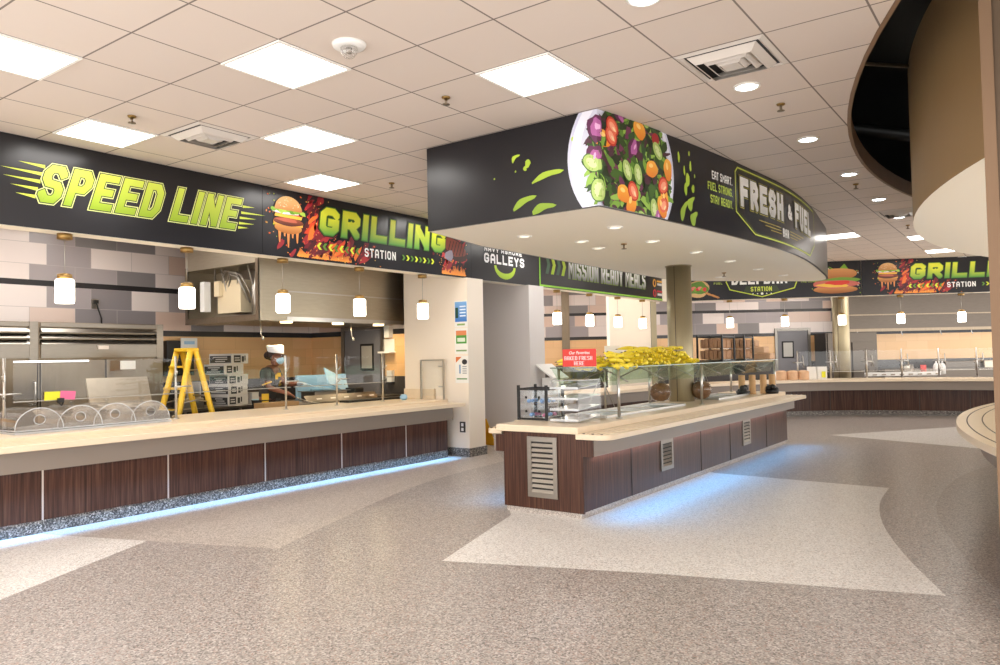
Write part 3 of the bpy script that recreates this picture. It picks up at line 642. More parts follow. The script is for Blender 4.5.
# --- speed banner
FM = flat_map((0, 7.195, 0), (1, 0, 0), (0, -1, 0))
def grp(fm, s0): return lambda s, t, k: fm(s, t, k)
t = thing('banner_sign', 'black fascia banner with slanted lime speed lettering and streaks', 'sign', (2, 7.195, HB))
panel_box(t, lambda s, t_, k: FM(s, t_, k+.0145), -1.45, 5.36)
p = PR(lambda s, t_, k: FM(s, t_, k+.0145)); h = .35; sh = .3; g = grad('#8fae22', '#d6e356', 2.95, 3.3)
def speedtext(x, txt, w):
    for gr, c, L in ((.017, col('#e9f0a0'), 2), (.009, col('#39451a'), 3), (0, g, 4)): p.text(txt, x, 2.95, h, w, .068, c, L, .21, sh, gr)
speedtext(2.975, 'SPEED', .193); speedtext(4.235, 'LINE', .19)
p.build('lettering', t)
p = PR(lambda s, t_, k: FM(s, t_, k+.0145))
for i, (x, y, L) in enumerate(((3.06, 3.27, .22), (3.05, 3.2, .35), (3.02, 3.13, .3), (3.0, 3.06, .22), (2.98, 2.99, .16))): p.poly([(x, y-.016), (x-L, y+.012), (x, y+.016)], col('#cfdc4a'), 1)
for i, (x, y, L) in enumerate(((5.1, 3.22, .16), (5.08, 3.15, .32), (5.06, 3.09, .22), (5.05, 3.03, .2), (5.04, 2.98, .13))): p.poly([(x, y-.014), (x+L, y+.01), (x, y+.014)], col('#cfdc4a'), 1)
p.build('speed_streaks', t)
# --- grill banner, near
def grill_banner(t, fm, x0, chevwords=True, end=3.1):
    """x0: left end of the word; spans like the real print"""
    p = PR(fm, HB+.01, CZ-.01); burger(p, x0-.46, 3.19, .21, True, 4); p.build('burger_print', t)
    p = PR(fm, HB+.01, CZ-.01); flames(p, x0-.05, 3.1, .22, .3, 5); flames(p, x0+.3, 2.87, .7, .12, 9, 1, 40); fireline(p, x0+.1, 2.745, .8, .14, 3, 0); p.build('flame_print', t)
    p = PR(fm, HB+.01, CZ-.01); grill_words(p, x0, x0+2.1, 3.05, .34); p.build('lettering', t)
    p = PR(fm, HB+.01, CZ-.01); chevs(p, x0+.0, 2.895, 8, .09, .04, .085, False); p.text('STATION', x0+.76, 2.84, .115, .072, .021, col('#f2f2ee'), 4, .3)
    chevs(p, x0+1.46, 2.895, 8, .087, .035, .075, True); p.build('station_line', t)
t = thing('banner_sign', 'black fascia banner above the hood with printed burger, flames and green lettering', 'sign', (7.3, 7.195, HB))
fm = lambda s, t_, k: FM(s, t_, k+.0145)
panel_box(t, fm, 5.365, 9.2); grill_banner(t, fm, 6.18)
p = PR(fm, HB+.01, CZ-.01); flames(p, 8.75, 3.1, .3, .28, 15, 1, 70); fireline(p, 8.78, 2.745, .5, .16, 8, 0)
p.ell(8.78, 3.12, .3, .17, col('#3a1a12'), 3, 18, -.25, .12, 3); p.ell(8.8, 3.15, .25, .13, col('#7e3626'), 4, 18, -.25, .12, 4)
for i in range(6): p.line([(8.62+i*.07, 3.04), (8.7+i*.07, 3.24)], .014, col('#28100b'), 5)
p.ell(8.66, 3.02, .11, .07, col('#8d8592'), 5, 14, .2, .2, 6); p.build('steak_print', t)
# --- galley logo banner
t = thing('banner_sign', 'plain black fascia banner with white two-line lettering above a lime smile', 'sign', (10.2, 7.195, HB))
panel_box(t, fm, 9.205, 11.11)
p = PR(fm); p.text('NAVY ASHORE', 9.54, 3.185, .075, .078, .02, col('#f4f4f4'), 2, .33); p.text('GALLEYS', 9.53, 3.0, .155, .132, .036, col('#f4f4f4'), 2, .26); p.build('lettering', t)
p = PR(fm); n = 16; out = []; inn = []
for i in range(n+1):
    a = PI+PI*i/n; out.append((10.1+.3*math.cos(a), 2.975+.21*math.sin(a))); inn.append((10.1+.24*math.cos(a), 2.975+.115*math.sin(a)))
for i in range(n): p.poly([out[i], out[i+1], inn[i+1], inn[i]], grad('#8fae22', '#b7d23a', 2.77, 2.98), 1)
p.build('smile_logo', t)
# --- meals banner
t = thing('banner_sign', 'black banner in a lime frame with white block lettering and chevrons', 'sign', (13.8, 7.195, HB))
panel_box(t, fm, 11.115, 16.5)
p = PR(fm); p.line([(11.15, HB+.03), (16.47, HB+.03), (16.47, CZ-.03), (11.15, CZ-.03)], .035, col('#8fcb3a'), 1, True); p.build('frame_line', t)
p = PR(fm)
for i in range(4):
    x = 11.33+i*.18; c = grad('#3d5a4a' if i % 2 == 0 else '#a6c832', '#587a5a' if i % 2 == 0 else '#cbe04a', 2.96, 3.3)
    p.poly([(x, 3.3), (x+.1, 3.3), (x+.17, 3.13), (x+.1, 2.96), (x, 2.96), (x+.07, 3.13)], c, 2)
p.build('chevron_print', t)
p = PR(fm); 
for gr, c, L in ((.016, col('#7d9a2e'), 2), (.004, grad('#6f6f72', '#f4f4f6', 2.93, 3.14), 3)): p.text('MISSION READY MEALS', 12.13, 2.935, .36, .167, .058, c, L, .17, 0, gr)
p.build('lettering', t)
p = PR(fm)
for y, c in ((3.1, '#e7a93a'), (2.87, '#cc2f3a')):
    p.ell(15.93, y, .09, .09, col(c), 2, 16); p.ell(15.93, y, .05, .06, col('#5a2a20'), 3, 12); p.line([(16.07, y+.05), (16.33, y+.05)], .04, col(c), 2); p.line([(16.1, y-.02), (16.3, y-.02)], .05, col('#d8d8d8'), 2)
p.build('icon_print', t)
# --- deli banner and far grill banner
ND = (.894, .447); DD = (.447, -.894)
F2 = flat_map((18.48-.0145*.894, 3.54-.0145*.447, 0), (.447, -.894, 0), (-.894, -.447, 0))
t = thing('banner_sign', 'black far banner with a lime badge, white lettering and printed sandwiches', 'sign', (17.6, 5.2, HB))
panel_box(t, F2, -3.6, .2)
p = PR(F2, HB+.01, CZ-.01)
for x, y0 in ((-3.38, 2.98), ):
    p.ell(x, y0, .26, .2, col('#d8b27a'), 1, 18, 0, .06, 2); p.ell(x, y0+.02, .22, .16, col('#5d8a2e'), 2, 16, 0, .2, 3)
    for k in range(7): p.ell(x-.15+.05*k, y0+.02*math.sin(k*2), .05, .045, col(['#d33a3a', '#e9857a', '#7fae2e'][k % 3]), 3, 10, 0, .2, k)
    for k in range(10): p.ell(x+.18+.03*k, y0-.1-.012*k, .03, .025, col('#c98a4a'), 2, 8, 0, .3, k)
p.build('taco_print', t)
p = PR(F2, HB+.01, CZ-.01)
bx = [(-2.74, 3.12), (-2.64, 3.42), (-1.28, 3.42), (-1.17, 3.12), (-1.24, 2.94), (-1.95, 2.76), (-2.66, 2.94)]
p.line(bx, .022, col('#c3d23a'), 2, True); p.poly([(x+(-.01 if x > -2 else .01), y) for x, y in bx], col('#17191a'), 1)
p.poly([(-2.36, 2.87), (-1.56, 2.87), (-1.62, 3.01), (-2.3, 3.01)], col('#2f3a1c'), 2)
for k in range(5): p.ell(-2.15+k*.1, 2.83, .016 if k != 2 else .034, .016 if k != 2 else .034, col('#d9dcc8'), 3, 5, PI/2)
p.build('badge_print', t)
p = PR(F2)
p.text('DELI BAR', -2.62, 3.05, .3, .152, .052, col('#f0f0ec'), 4, .2); p.text('STATION', -2.2, 2.885, .105, .06, .018, col('#cfdc4a'), 4, .25); p.text('FUEL', -3.02, 3.07, .05, .04, .012, col('#9bb04a'), 3, .3); p.text('THE CORE', -1.1, 3.05, .045, .036, .01, col('#9bb04a'), 3, .3)
p.build('lettering', t)
p = PR(F2, HB+.01, CZ-.01); R = random.Random(5)
for i in range(26): p.ell(-.9+R.random()*1.1, 2.78+R.random()*.66, .015, .012, col(R.choice(['#8fae32', '#d9dcc8', '#d98a3a'])), 1, 7)
p.poly([(-.5, 3.4), (-.3, 3.3), (-.15, 3.45), (-.05, 3.3), (-.35, 3.25)], col('#7fae2e'), 1)
p.ell(-.3, 3.22, .42, .13, grad('#a8622c', '#d99a5a', 3.1, 3.35), 2, 18, 0, .04, 1); p.ell(-.34, 3.05, .48, .09, col('#6f9a2e'), 3, 18, 0, .25, 2)
p.ell(-.36, 2.99, .47, .1, col('#c8685a'), 4, 18, 0, .15, 4); p.ell(-.4, 2.97, .36, .05, col('#ecc04a'), 5, 14, 0, .2, 5); p.ell(-.3, 3.02, .3, .045, col('#d93a2c'), 5, 14, 0, .2, 6)
p.ell(-.36, 2.87, .47, .09, grad('#93521f', '#d08f4c', 2.78, 2.95), 3, 18, 0, .04, 7); p.build('sandwich_print', t)
t = thing('banner_sign', 'black far banner at the picture edge with printed burger and green lettering', 'sign', (19.4, 2, HB))
panel_box(t, F2, .21, 4.4); grill_banner(t, F2, 1.22)

# --- prints on the canopy
def veg(p, cx, cy, R0, L0=3):
    R = random.Random(12); p.ell(cx, cy, R0*.9, R0*.9, col('#26331a'), L0, 48, 0, .03, 5)
    for i in range(620):
        a = R.uniform(0, 2*PI); k = R0*math.sqrt(R.random())*.93; x, y = cx+k*math.cos(a), cy+k*math.sin(a)
        c = R.choice(['#3f5f1f', '#5c842c', '#78a03a', '#2c4418', '#8fb54c', '#223812', '#4a2433', '#6b2f4e', '#35502a', '#1f2a14'])
        p.ell(x, y, R.uniform(.03, .1), R.uniform(.015, .045), col(c), L0+1+(i % 6), 11, R.uniform(0, 3.1), .3, i)
    big = [('t', -.3, .28), ('t', -.32, .2), ('o', -.42, .16), ('o', .1, .33), ('o', -.16, -.26), ('o', .43, -.3), ('o', .62, -.3), ('o', .28, .02), ('c', .38, .2), ('c', .06, -.06), ('c', -.1, -.05), ('c', -.48, -.27), ('p', 0, .16), ('p', -.5, .24), ('p', -.52, .0), ('p', .44, -.52), ('t', .46, -.1), ('t', .52, -.32), ('t', -.02, -.22), ('o', -.05, -.33), ('c', .12, -.45), ('r', .35, .3), ('p', -.2, .42), ('o', .55, .06), ('c', -.62, -.05), ('c', .2, .46), ('p', -.15, -.5), ('c', .3, -.33)]
    for i, (k, x, y) in enumerate(big):
        if math.hypot(x, y) > R0*.9: 
            q = R0*.86/math.hypot(x, y); x *= q; y *= q
        x += cx; y += cy; a = R.uniform(0, 3)
        if k == 't': p.ell(x, y, .075, .09, col('#b8301f'), L0+8, 18, a, .04, i); p.ell(x, y, .06, .073, col('#e0694a'), L0+9, 16, a); p.ell(x, y, .03, .05, col('#f0a080'), L0+10, 10, a); p.ell(x+.02, y-.02, .012, .03, col('#f2d2a0'), L0+11, 8, a)
        if k == 'o': p.ell(x, y, .072, .1, grad('#d9741c', '#f5b23f', y-.09, y+.09), L0+8, 18, a, .1, i); p.ell(x-.015, y+.03, .02, .035, col('#f9cf7a'), L0+9, 10, a)
        if k == 'c': p.ell(x, y, .066, .1, col('#3f6b1f'), L0+8, 20, a*.3); p.ell(x, y, .057, .09, col('#a9c06c'), L0+9, 20, a*.3); p.ell(x, y, .03, .06, col('#cbd79a'), L0+10, 16, a*.3); [p.ell(x+.03*math.cos(j), y+.055*math.sin(j), .006, .009, col('#8fa852'), L0+11, 6) for j in range(6)]
        if k == 'p': p.ell(x, y, .1, .07, col('#5a2148'), L0+8, 18, a, .25, i); p.ell(x+.01, y, .07, .045, col('#a85a94'), L0+9, 16, a, .25, i+3); p.ell(x+.02, y+.01, .03, .012, col('#d9a6cc'), L0+10, 10, a)
        if k == 'r': p.ell(x, y, .06, .055, col('#a3232a'), L0+8, 16)
p = PR(CM, HB+.004, CZ-.004, 1.85); px, py, pr_ = 2.28, 3.12, .72
p.ell(px, py, pr_, pr_*.98, col('#c9cbe0'), 1, 64); p.ell(px, py, pr_*.955, pr_*.94, col('#e4e4f0'), 2, 64); p.ell(px+.02, py-.01, pr_*.87, pr_*.86, col('#cdcfe0'), 3, 64); veg(p, px+.045, py-.01, pr_*.86, 4); p.build('salad_plate_print', canopy)
p = PR(CM, HB+.004, CZ-.004, 1.85); sg = grad('#7f9c2a', '#b5cf3a', 2.75, 3.3)
def splat(x0, y0, x1, y1, w0, w1):
    d = Vector((x1-x0, y1-y0)); q = Vector((-d.y, d.x)).normalized(); n = 10; a = []; b_ = []
    for i in range(n+1):
        k = i/n; w = (w0+(w1-w0)*k)*(math.sin(PI*min(1, k*1.15+.12))**.6)*(1+.25*math.sin(9*k)); c_ = Vector((x0, y0))+d*k+q*.02*math.sin(5*k); a.append(c_+q*w); b_.append(c_-q*w)
    p.poly(a+b_[::-1], sg, 1)
splat(1.2, 2.99, 1.6, 3.09, .012, .055); splat(1.0, 2.78, 1.3, 2.92, .02, .05); splat(1.2, 2.73, 1.5, 2.8, .03, .04); splat(1.0, 3.2, 1.09, 3.29, .012, .03)
for x, y, r in ((1.13, 3.13, .018), (1.16, 3.17, .03), (1.03, 3.12, .008), (.8, 3.09, .008), (1.62, 3.3, .02)): p.ell(x, y, r, r*1.2, sg, 1, 10, 0, .2, int(x*100))
splat(3.13, 2.74, 3.27, 3.0, .03, .05); splat(3.33, 2.72, 3.45, 2.9, .05, .05); splat(3.28, 2.86, 3.4, 3.04, .05, .03)
for x, y, r, k in ((3.32, 3.28, .018, 3), (3.2, 3.22, .016, 3), (3.22, 3.05, .03, 2), (3.36, 3.07, .028, 1.4), (3.26, 3.14, .035, 2), (3.1, 3.33, .02, 2.5), (3.4, 3.2, .01, 2), (3.3, 3.4, .012, 2)): p.ell(x, y, r, r*k, sg, 1, 12, 0, .15, int(x*100))
p.build('splash_print', canopy)
p = PR(CM)
for txt, x, y, c in (('EAT SMART.', 3.76, 3.235, '#f2f2ee'), ('FUEL STRONG.', 3.665, 3.115, '#b9cf4a'), ('STAY READY.', 3.735, 2.99, '#b9cf4a')):
    w = .043; wd = gtext_w(txt, w, .012, .22); p.text(txt, 4.225-wd, y, .082, w, .0125, col(c), 2, .22)
p.build('slogan_lettering', canopy)
p = PR(CM)
bd = [(4.37, 3.455), (7.62, 3.455), (7.7, 3.4), (7.7, 2.98), (7.25, 2.79), (4.82, 2.79), (4.31, 2.98), (4.31, 3.4)]
p.line(bd, .016, col('#c3cf4a'), 1, True); p.line([(x+(.03 if x < 6 else -.03), y+(.02 if y < 3.1 else -.02)) for x, y in bd], .006, col('#6f7a3a'), 1, True)
for k in range(3): p.line([(4.95+.18*k, 2.965-.035*k), (5.66, 2.965-.035*k)], .009, col('#b9a84a'), 1); p.line([(6.04, 2.965-.035*k), (6.75-.18*k, 2.965-.035*k)], .009, col('#b9a84a'), 1)
p.build('badge_line', canopy)
p = PR(CM); g = grad('#b5b3ae', '#f2f0ec', 3.05, 3.3)
for gr, c, L in ((.017, col('#b9b04a'), 2), (.009, col('#1b1b1d'), 3), (0, g, 4)):
    p.text('FRESH', 4.42, 3.05, .32, .23, .088, c, L, .2, 0, gr); p.text('FUEL', 6.28, 3.05, .32, .225, .088, c, L, .2, 0, gr)
p.text('&', 5.94, 3.11, .19, .19, .05, col('#e9e7e2'), 4); p.text('BAR', 5.71, 2.865, .105, .072, .026, col('#d9d7d2'), 4, .25); p.build('badge_lettering', canopy)
# ------------------------------------------------------------------ pendants
def make_pendant():
    t = thing('pendant_lamp', '', 'pendant lamp', (0, 0, HB)); b = MB(); b.lathe([(.065, 0), (.065, -.05), (0, -.05)], (0, 0, HB), 24); b.build('canopy', 'brass', t)
    b = MB(); b.tube([(0, 0, HB-.05), (0, 0, 2.33)], .004, 6); b.build('cord', 'conduit', t)
    b = MB(); b.lathe([(.062, 2.29), (.062, 2.335), (.03, 2.345), (0, 2.345)], (0, 0, 0), 24); b.build('cap', 'brass', t)
    b = MB(); b.lathe([(.0, 2.07), (.075, 2.07), (.08, 2.085), (.08, 2.275), (.07, 2.29), (0, 2.291)], (0, 0, 0), 28); b.build('lamp_shade', 'shade', t); return t
pn = make_pendant(); first = True
def pend(x, y, L, grp):
    global first
    if first: pn.location = (x, y, HB); pn['label'] = L; pn['group'] = grp; first = False
    else: dup(pn, (x, y, HB), label=L, group=grp)
for x, L in ((3.28, 'white opal pendant with brass cap in front of the steel fridges, first of its row'), (4.5, 'white opal pendant in front of the open hood cabinet with pipes'), (5.73, 'white opal pendant at the corner of the steel hood'), (6.96, 'white opal pendant in front of the middle of the hood, over the cook'), (8.2, 'white opal pendant in front of the cream partition wall'), (2.06, 'white opal pendant outside the framed view')): pend(x, 7.3, L, 'pendants over the near counter')
for x, L in ((11.9, 'white opal pendant next to the grey pier under the lime framed banner'), (13.12, 'second white opal pendant from the grey pier, lime framed banner'), (14.33, 'white opal pendant against the cream far pier, nearer one'), (15.53, 'white opal pendant beside the metal column, last under the lime frame')): pend(x, 7.3, L, 'pendants under the lime framed banner')
for px, L in ((730, 'far white pendant over the stacked biscuit cases'), (785, 'far white pendant above the grey kitchen door'), (842, 'far white pendant in front of the metal column'), (901, 'far glowing pendant in front of the far hood, nearer the column'), (962, 'far glowing pendant closest to the round counter, before the far hood')):
    q = atn(px, 320, ND, 18.22); pend(q.x, q.y, L, 'pendants over the far counter')

# ------------------------------------------------------------------ near serving counter
t = thing('serving_counter', 'long straight near counter with maple top, taupe apron and dark wood panels', 'counter', (5, 7.6, 0))
b = MB(); b.box(.6, 8.972, 7.5, 8.39, .815, .86); b.box(.6, 8.8, 8.39, 8.75, .815, .86); b.build('countertop', 'top', t, .006)
b = MB(); b.box(.6, 8.8, 7.02, 7.5, .775, .828); b.build('tray_slide', 'top', t, .006)
for y in (7.13, 7.25, 7.37):
    b = MB(); b.box(.7, 8.7, y-.011, y+.011, .828, .834); b.build('slide_rib', 'top', t)
b = MB(); b.box(.6, 8.72, 7.2, 7.5, .58, .775); b.build('apron', 'apron', t)
b = MB(); b.box(.6, 8.78, 7.42, 8.7, .11, .815); b.build('cabinet_body', 'wood', t)
sx = [.6, 1.94, 3.12, 4.32, 5.51, 6.68, 7.88, 8.8]
for a, c in zip(sx[:-1], sx[1:]):
    b = MB(); b.box(a+.008, c-.008, 7.372, 7.42, .115, .63); b.build('front_panel', 'wood', t)
for a in sx[1:-1]:
    b = MB(); b.box(a-.0075, a+.0075, 7.368, 7.42, .115, .6); b.build('joint_strip', 'cap', t)
b = MB(); b.box(.6, 8.8, 7.38, 8.7, .0, .112); b.build('plinth', 'plinth', t)
def area(name, loc, sx_, sy_, power, color, rot=(0, 0, 0), spread=PI):
    l = bpy.data.lights.new(name, 'AREA'); l.shape = 'RECTANGLE'; l.size = sx_; l.size_y = sy_; l.energy = power; l.color = color; l.spread = spread
    o = bpy.data.objects.new(name, l); C.objects.link(o); o.location = loc; o.rotation_euler = rot; return o
area('counter_strip_light', (4.75, 7.27, .572), 8.2, .05, 30, (.18, .5, 1), (.0, 0, 0), math.radians(52))
area('counter_wash_light', (4.75, 7.345, .574), 8.2, .02, 4, (1, .82, .8), (-.35, 0, 0), math.radians(120))

# sneeze guard along the near counter
t = thing('sneeze_guard', 'clear glass sneeze guard on slim steel posts along the near counter', 'sneeze guard', (5, 8.15, .86))
PX = [4, 176, 286, 337, 383]; xs = [aty(px, 400, 8.15).x for px in PX]
def guard_post(t, x, y, z0, z1, arms=True):
    b = MB(); b.tube([(x, y, z0), (x, y, z1)], .014, 10); b.lathe([(.035, z0), (.035, z0+.008), (.014, z0+.012)], (x, y, 0), 16); b.build('post', 'chrome', t)
    if arms:
        b = MB(); zz = z0+(z1-z0)*.45
        for dz in (0, .17):
            b.tube([(x, y, zz+dz), (x-.05, y-.1, zz+dz+.02), (x-.08, y-.16, zz+dz+.05)], .008, 6)
        b.tube([(x-.1, y-.14, zz+.05), (x+.1, y-.14, zz+.05)], .009, 6); b.build('glass_clamp', 'chrome', t)
for x in xs: guard_post(t, x, 8.15, .86, 1.58)
for x0, x1 in zip(xs[:-1], xs[1:]):
    b = MB(); b.box(x0+.03, x1-.03, 8.02, 8.03, 1.16, 1.55); b.build('glass_pane', 'glass', t)
    b = MB(); b.box(x0+.03, x1-.03, 8.015, 8.035, 1.152, 1.162); b.build('bottom_edge', 'conduit', t)
b = MB(); b.box(xs[-1]+.04, xs[-1]+.052, 7.9, 8.15, 1.1, 1.54); b.build('end_pane', 'glass', t)
b = MB(); b.box(xs[0]+.05, xs[0]+.72, 7.99, 8.07, 1.535, 1.55); b.build('light_bar', 'guardled', t)
# separate framed end panel by the partition
t = thing('glass_screen', 'small steel framed glass screen standing at the counter end by the cream wall', 'screen', (8.9, 7.9, .861))
ya, yb = atx(421, 380, 8.9).y, atx(444.5, 380, 8.9).y; zt, zb = atx(432, 359.5, 8.9).z, atx(432, 397, 8.9).z
b = MB(); b.box(8.893, 8.903, yb+.02, ya-.02, zb+.02, zt-.02); b.build('glass_pane', 'glass', t)
b = MB()
for y in (yb, ya-.02): b.box(8.88, 8.91, y, y+.02, .861, zt)
b.box(8.88, 8.91, yb+.02, ya-.02, zt-.02, zt); b.build('frame', 'chrome', t)
for z in (1.05, 1.36): b = MB(); b.box(8.87, 8.89, yb+.02, yb+.1, z, z+.02); b.build('bracket', 'chrome', t)

# clear domes
def make_dome():
    t = thing('food_dome', '', 'dome cover', (0, 0, .86)); r = .215; n = 18; b = MB(); vs = []; fs = []
    for y in (-.3, .22):
        for k in range(n+1): a = PI*k/n; vs.append((r*math.cos(a), y, .9+.2*math.sin(a)))
    for k in range(n): fs.append((k, k+1, n+2+k, n+1+k))
    b.add(vs, fs, 0, True)
    # front end with a round finger hole: ring of quads between arch and hole
    hole = [(.05*math.cos(PI*2*k/24), .99+.045*math.sin(2*PI*k/24)) for k in range(24)]; out = []
    for k in range(24):
        a = 2*PI*k/24; out.append((r*math.cos(a), .9+.2*math.sin(a)) if a <= PI+.01 else (r*math.cos(a), .9))
    b.add([(x, -.3, z) for x, z in out]+[(x, -.3, z) for x, z in hole], [(k, (k+1) % 24, 24+(k+1) % 24, 24+k) for k in range(24)], 0)
    b.build('cover', 'domegl', t)
    b = MB(); b.tube([(r*math.cos(PI*k/16), -.302, .9+.2*math.sin(PI*k/16)) for k in range(17)], .0055, 6); b.tube([(.05*math.cos(2*PI*k/20), -.302, .99+.045*math.sin(2*PI*k/20)) for k in range(21)], .0035, 6); b.build('rim', 'acryw', t)
    b = MB(); b.box(-.222, .222, -.33, .25, .862, .882); b.box(-.215, .215, -.325, .245, .889, .9); b.build('base_tray', 'acryw', t)
    b = MB(); b.lathe([(.012, 1.095), (.012, 1.12), (.026, 1.125), (.026, 1.14), (0, 1.142)], (0, -.12, 0), 12); b.build('knob', 'acry', t)
    return t
dm = make_dome()
for i, (px, L) in enumerate(((27, 'clear round-topped food cover nearest the white light bar'), (67, 'clear round-topped food cover under the yellow and pink notes'), (101, 'clear round-topped food cover third along, in front of the tilted metal lid'), (136, 'clear round-topped food cover at the ladder end of its row'))):
    x = aty(px, 425, 8.05+.03*i).x
    if i == 0: dm.location = (x, 8.08, .86); dm['label'] = L; dm['group'] = 'food covers on the near counter'
    else: dup(dm, (x, 8.08+.02*i, .86), label=L, group='food covers on the near counter')
for px, m, L in ((52.5, 'note_y', 'small blank yellow card clipped to the glass edge'), (68, 'note_p', 'small pink card clipped to the glass edge beside the yellow one')):
    x = aty(px, 395, 8.0).x; b = MB(); b.cbox((x, 8.005, 1.20), .145, .003, .085, 0, 0, .1, .08 if m == 'note_p' else 0); tag(b.build('price_card', m), L, 'card')
b = MB(); x = aty(60.5, 400, 8.0).x; b.box(x-.03, x+.03, 7.985, 8.012, 1.13, 1.175); b.tube([(x-.02, 7.99, 1.13), (x, 7.98, 1.1), (x+.02, 7.99, 1.13)], .008, 6); tag(b.build('binder_clip', 'black'), 'black clip holding the two coloured cards on the glass', 'clip')

# prep cooler with raised lid, black bowl
t = thing('prep_cooler', 'low steel prep cooler with tilted worn metal lid behind the clear food covers', 'prep cooler', (5.0, 9.25, 0))
x0, x1 = aty(90, 407, 9.0).x, aty(152, 404, 9.0).x
b = MB(); b.box(x0-.3, x1+.1, 8.95, 9.65, .1, .92); b.build('body', 'steel_dark', t, .01)
b = MB(); b.add([(x0, 8.98, .98), (x1, 8.98, .98), (x1+.05, 9.2, 1.34), (x0+.05, 9.2, 1.34), (x0, 9.0, .965), (x1, 9.0, .965), (x1+.05, 9.22, 1.325), (x0+.05, 9.22, 1.325)], [(0, 1, 2, 3), (7, 6, 5, 4), (0, 4, 5, 1), (1, 5, 6, 2), (2, 6, 7, 3), (3, 7, 4, 0)]); b.build('lid', 'silverlid', t)
b = MB(); b.tube([(x0-.03, 9.02, .93), (x0-.03, 9.02, .99), (x1+.06, 9.02, .99), (x1+.06, 9.02, .93)], .012, 6); b.build('hinge_rail', 'chrome', t)
q = aty(160, 417, 8.5); b = MB(); b.lathe([(.12, .862), (.19, .93), (.2, .935), (.18, .93), (.11, .868), (0, .866)], (q.x, 8.5, 0), 28); tag(b.build('mixing_bowl', 'black'), 'shallow black bowl on the counter before the yellow ladder', 'bowl')

# ------------------------------------------------------------------ upright fridges on the back wall
def fridge(xa, xb, yf, z1, label, doors):
    t = thing('upright_fridge', label, 'fridge', ((xa+xb)/2, yf+.35, 0))
    b = MB(); b.box(xa, xb, yf+.03, YB-.02, .1, z1); b.build('body', 'steel_dark', t, .008)
    b = MB(); b.box(xa+.06, xb-.06, yf+.1, YB-.1, 0, .1); b.build('base', 'black', t)
    n = 4; b = MB(); b.box(xa+.02, xb-.1, yf+.005, yf+.03, z1-.06, z1-.01); b.box(xa+.02, xb-.1, yf-.005, yf+.03, z1-.47, z1-.3)
    for k in range(3):
        z = z1-.29+k*.08; b.add([(xa+.02, yf-.03, z), (xb-.1, yf-.03, z), (xb-.1, yf+.02, z+.06), (xa+.02, yf+.02, z+.06), (xa+.02, yf-.03, z-.006), (xb-.1, yf-.03, z-.006)], [(0, 1, 2, 3), (4, 5, 1, 0)])
    b.build('top_grille', 'steel', t)
    b = MB(); b.box(xb-.1, xb, yf-.01, yf+.03, z1-.5, z1); b.build('corner_post', 'steel', t)
    w = (xb-xa)/doors
    for k in range(doors):
        a = xa+k*w; d = MB(); d.box(a+.012, a+w-.012, yf-.02, yf+.03, .16, z1-.5); dd = d.build('door', 'steel_dark', t, .006)
        h = MB(); xx = a+.05 if k % 2 else a+w-.05; h.tube([(xx, yf-.02, 1.0), (xx, yf-.06, 1.02), (xx, yf-.06, 1.28), (xx, yf-.02, 1.3)], .012, 8); h.build('handle', 'chrome', dd)
    return t
YF = 10.55
xA, xB, xC = aty(-60, 360, YF).x, aty(38.5, 360, YF).x, aty(163, 360, YF).x
fridge(xA, xB-.01, YF, 2.07, 'steel upright fridge cut by the picture edge, beside the fridge with the white notice', 1)
f2 = fridge(xB+.01, xC, YF, 2.07, 'wide two-door steel upright fridge with louvred top and small white notice', 2)
b = MB(); q = aty(128, 365, YF-.025); b.box(q.x-.11, q.x+.11, YF-.026, YF-.021, q.z-.06, q.z+.06); nt_ = b.build('notice', 'paper', f2)
b = MB(); q = aty(103, 347, YF-.03); b.box(q.x-.07, q.x+.07, YF-.05, YF-.01, q.z-.03, q.z+.02); b.build('badge_plate', 'cap', f2)
t = thing('wall_socket', 'wall socket with hanging dark cord above the two-door fridge', 'socket', (aty(95, 305, YB-.01).x, YB-.01, 2.4)); q = aty(95, 305, YB-.01)
b = MB(); b.box(q.x-.05, q.x+.05, YB-.014, YB-.001, q.z-.05, q.z+.09); b.build('plate', 'steel', t); b = MB(); b.box(q.x-.025, q.x+.03, YB-.06, YB-.014, q.z+.02, q.z+.07); b.build('plug', 'black', t)
b = MB(); b.tube([(q.x, YB-.05, q.z+.03), (q.x+.02, YB-.08, q.z-.08), (q.x+.07, YB-.06, q.z-.2), (q.x+.08, YB-.05, q.z-.42)], .011, 6); b.build('cord', 'black', t)

# ------------------------------------------------------------------ near hood
HX, HY, HZ = 6.36, 8.62, 2.06
t = thing('exhaust_hood', 'large stainless exhaust hood with open service cabinet full of pipes at its end', 'hood', (7.8, 9.5, HZ))
b = MB(); b.box(HX+.02, HX+.46, HY+.02, 10.34, HZ, HZ+.03); b.box(HX+.46, 9.55, HY, 10.6, HZ+.03, CZ-.01); b.box(HX, HX+.46, HY, HY+.04, HZ, CZ-.01); b.box(HX, HX+.46, 10.3, 10.36, HZ, CZ-.01)
b.box(HX, HX+.46, HY+.04, 10.3, 2.85, CZ-.01); b.build('canopy', 'steel_hood', t)
b = MB(); b.box(HX-.005, HX+.02, HY, 10.36, HZ, HZ+.08); b.box(HX-.005, HX+.02, HY, HY+.06, HZ+.08, 2.9); b.box(HX-.005, HX+.02, 10.3, 10.36, HZ+.08, 2.9); b.build('cabinet_frame', 'steel_dark', t)
b = MB(); b.box(HX+.44, HX+.46, HY+.06, 10.3, HZ+.03, 2.85); b.build('cabinet_back', 'steel', t)
b = MB(); b.box(HX+.2, HX+.4, 9.3, 9.85, HZ+.15, HZ+.62); b.box(HX+.14, HX+.2, 9.72, 9.85, HZ+.4, HZ+.62); b.build('control_box', 'beigebox', t)
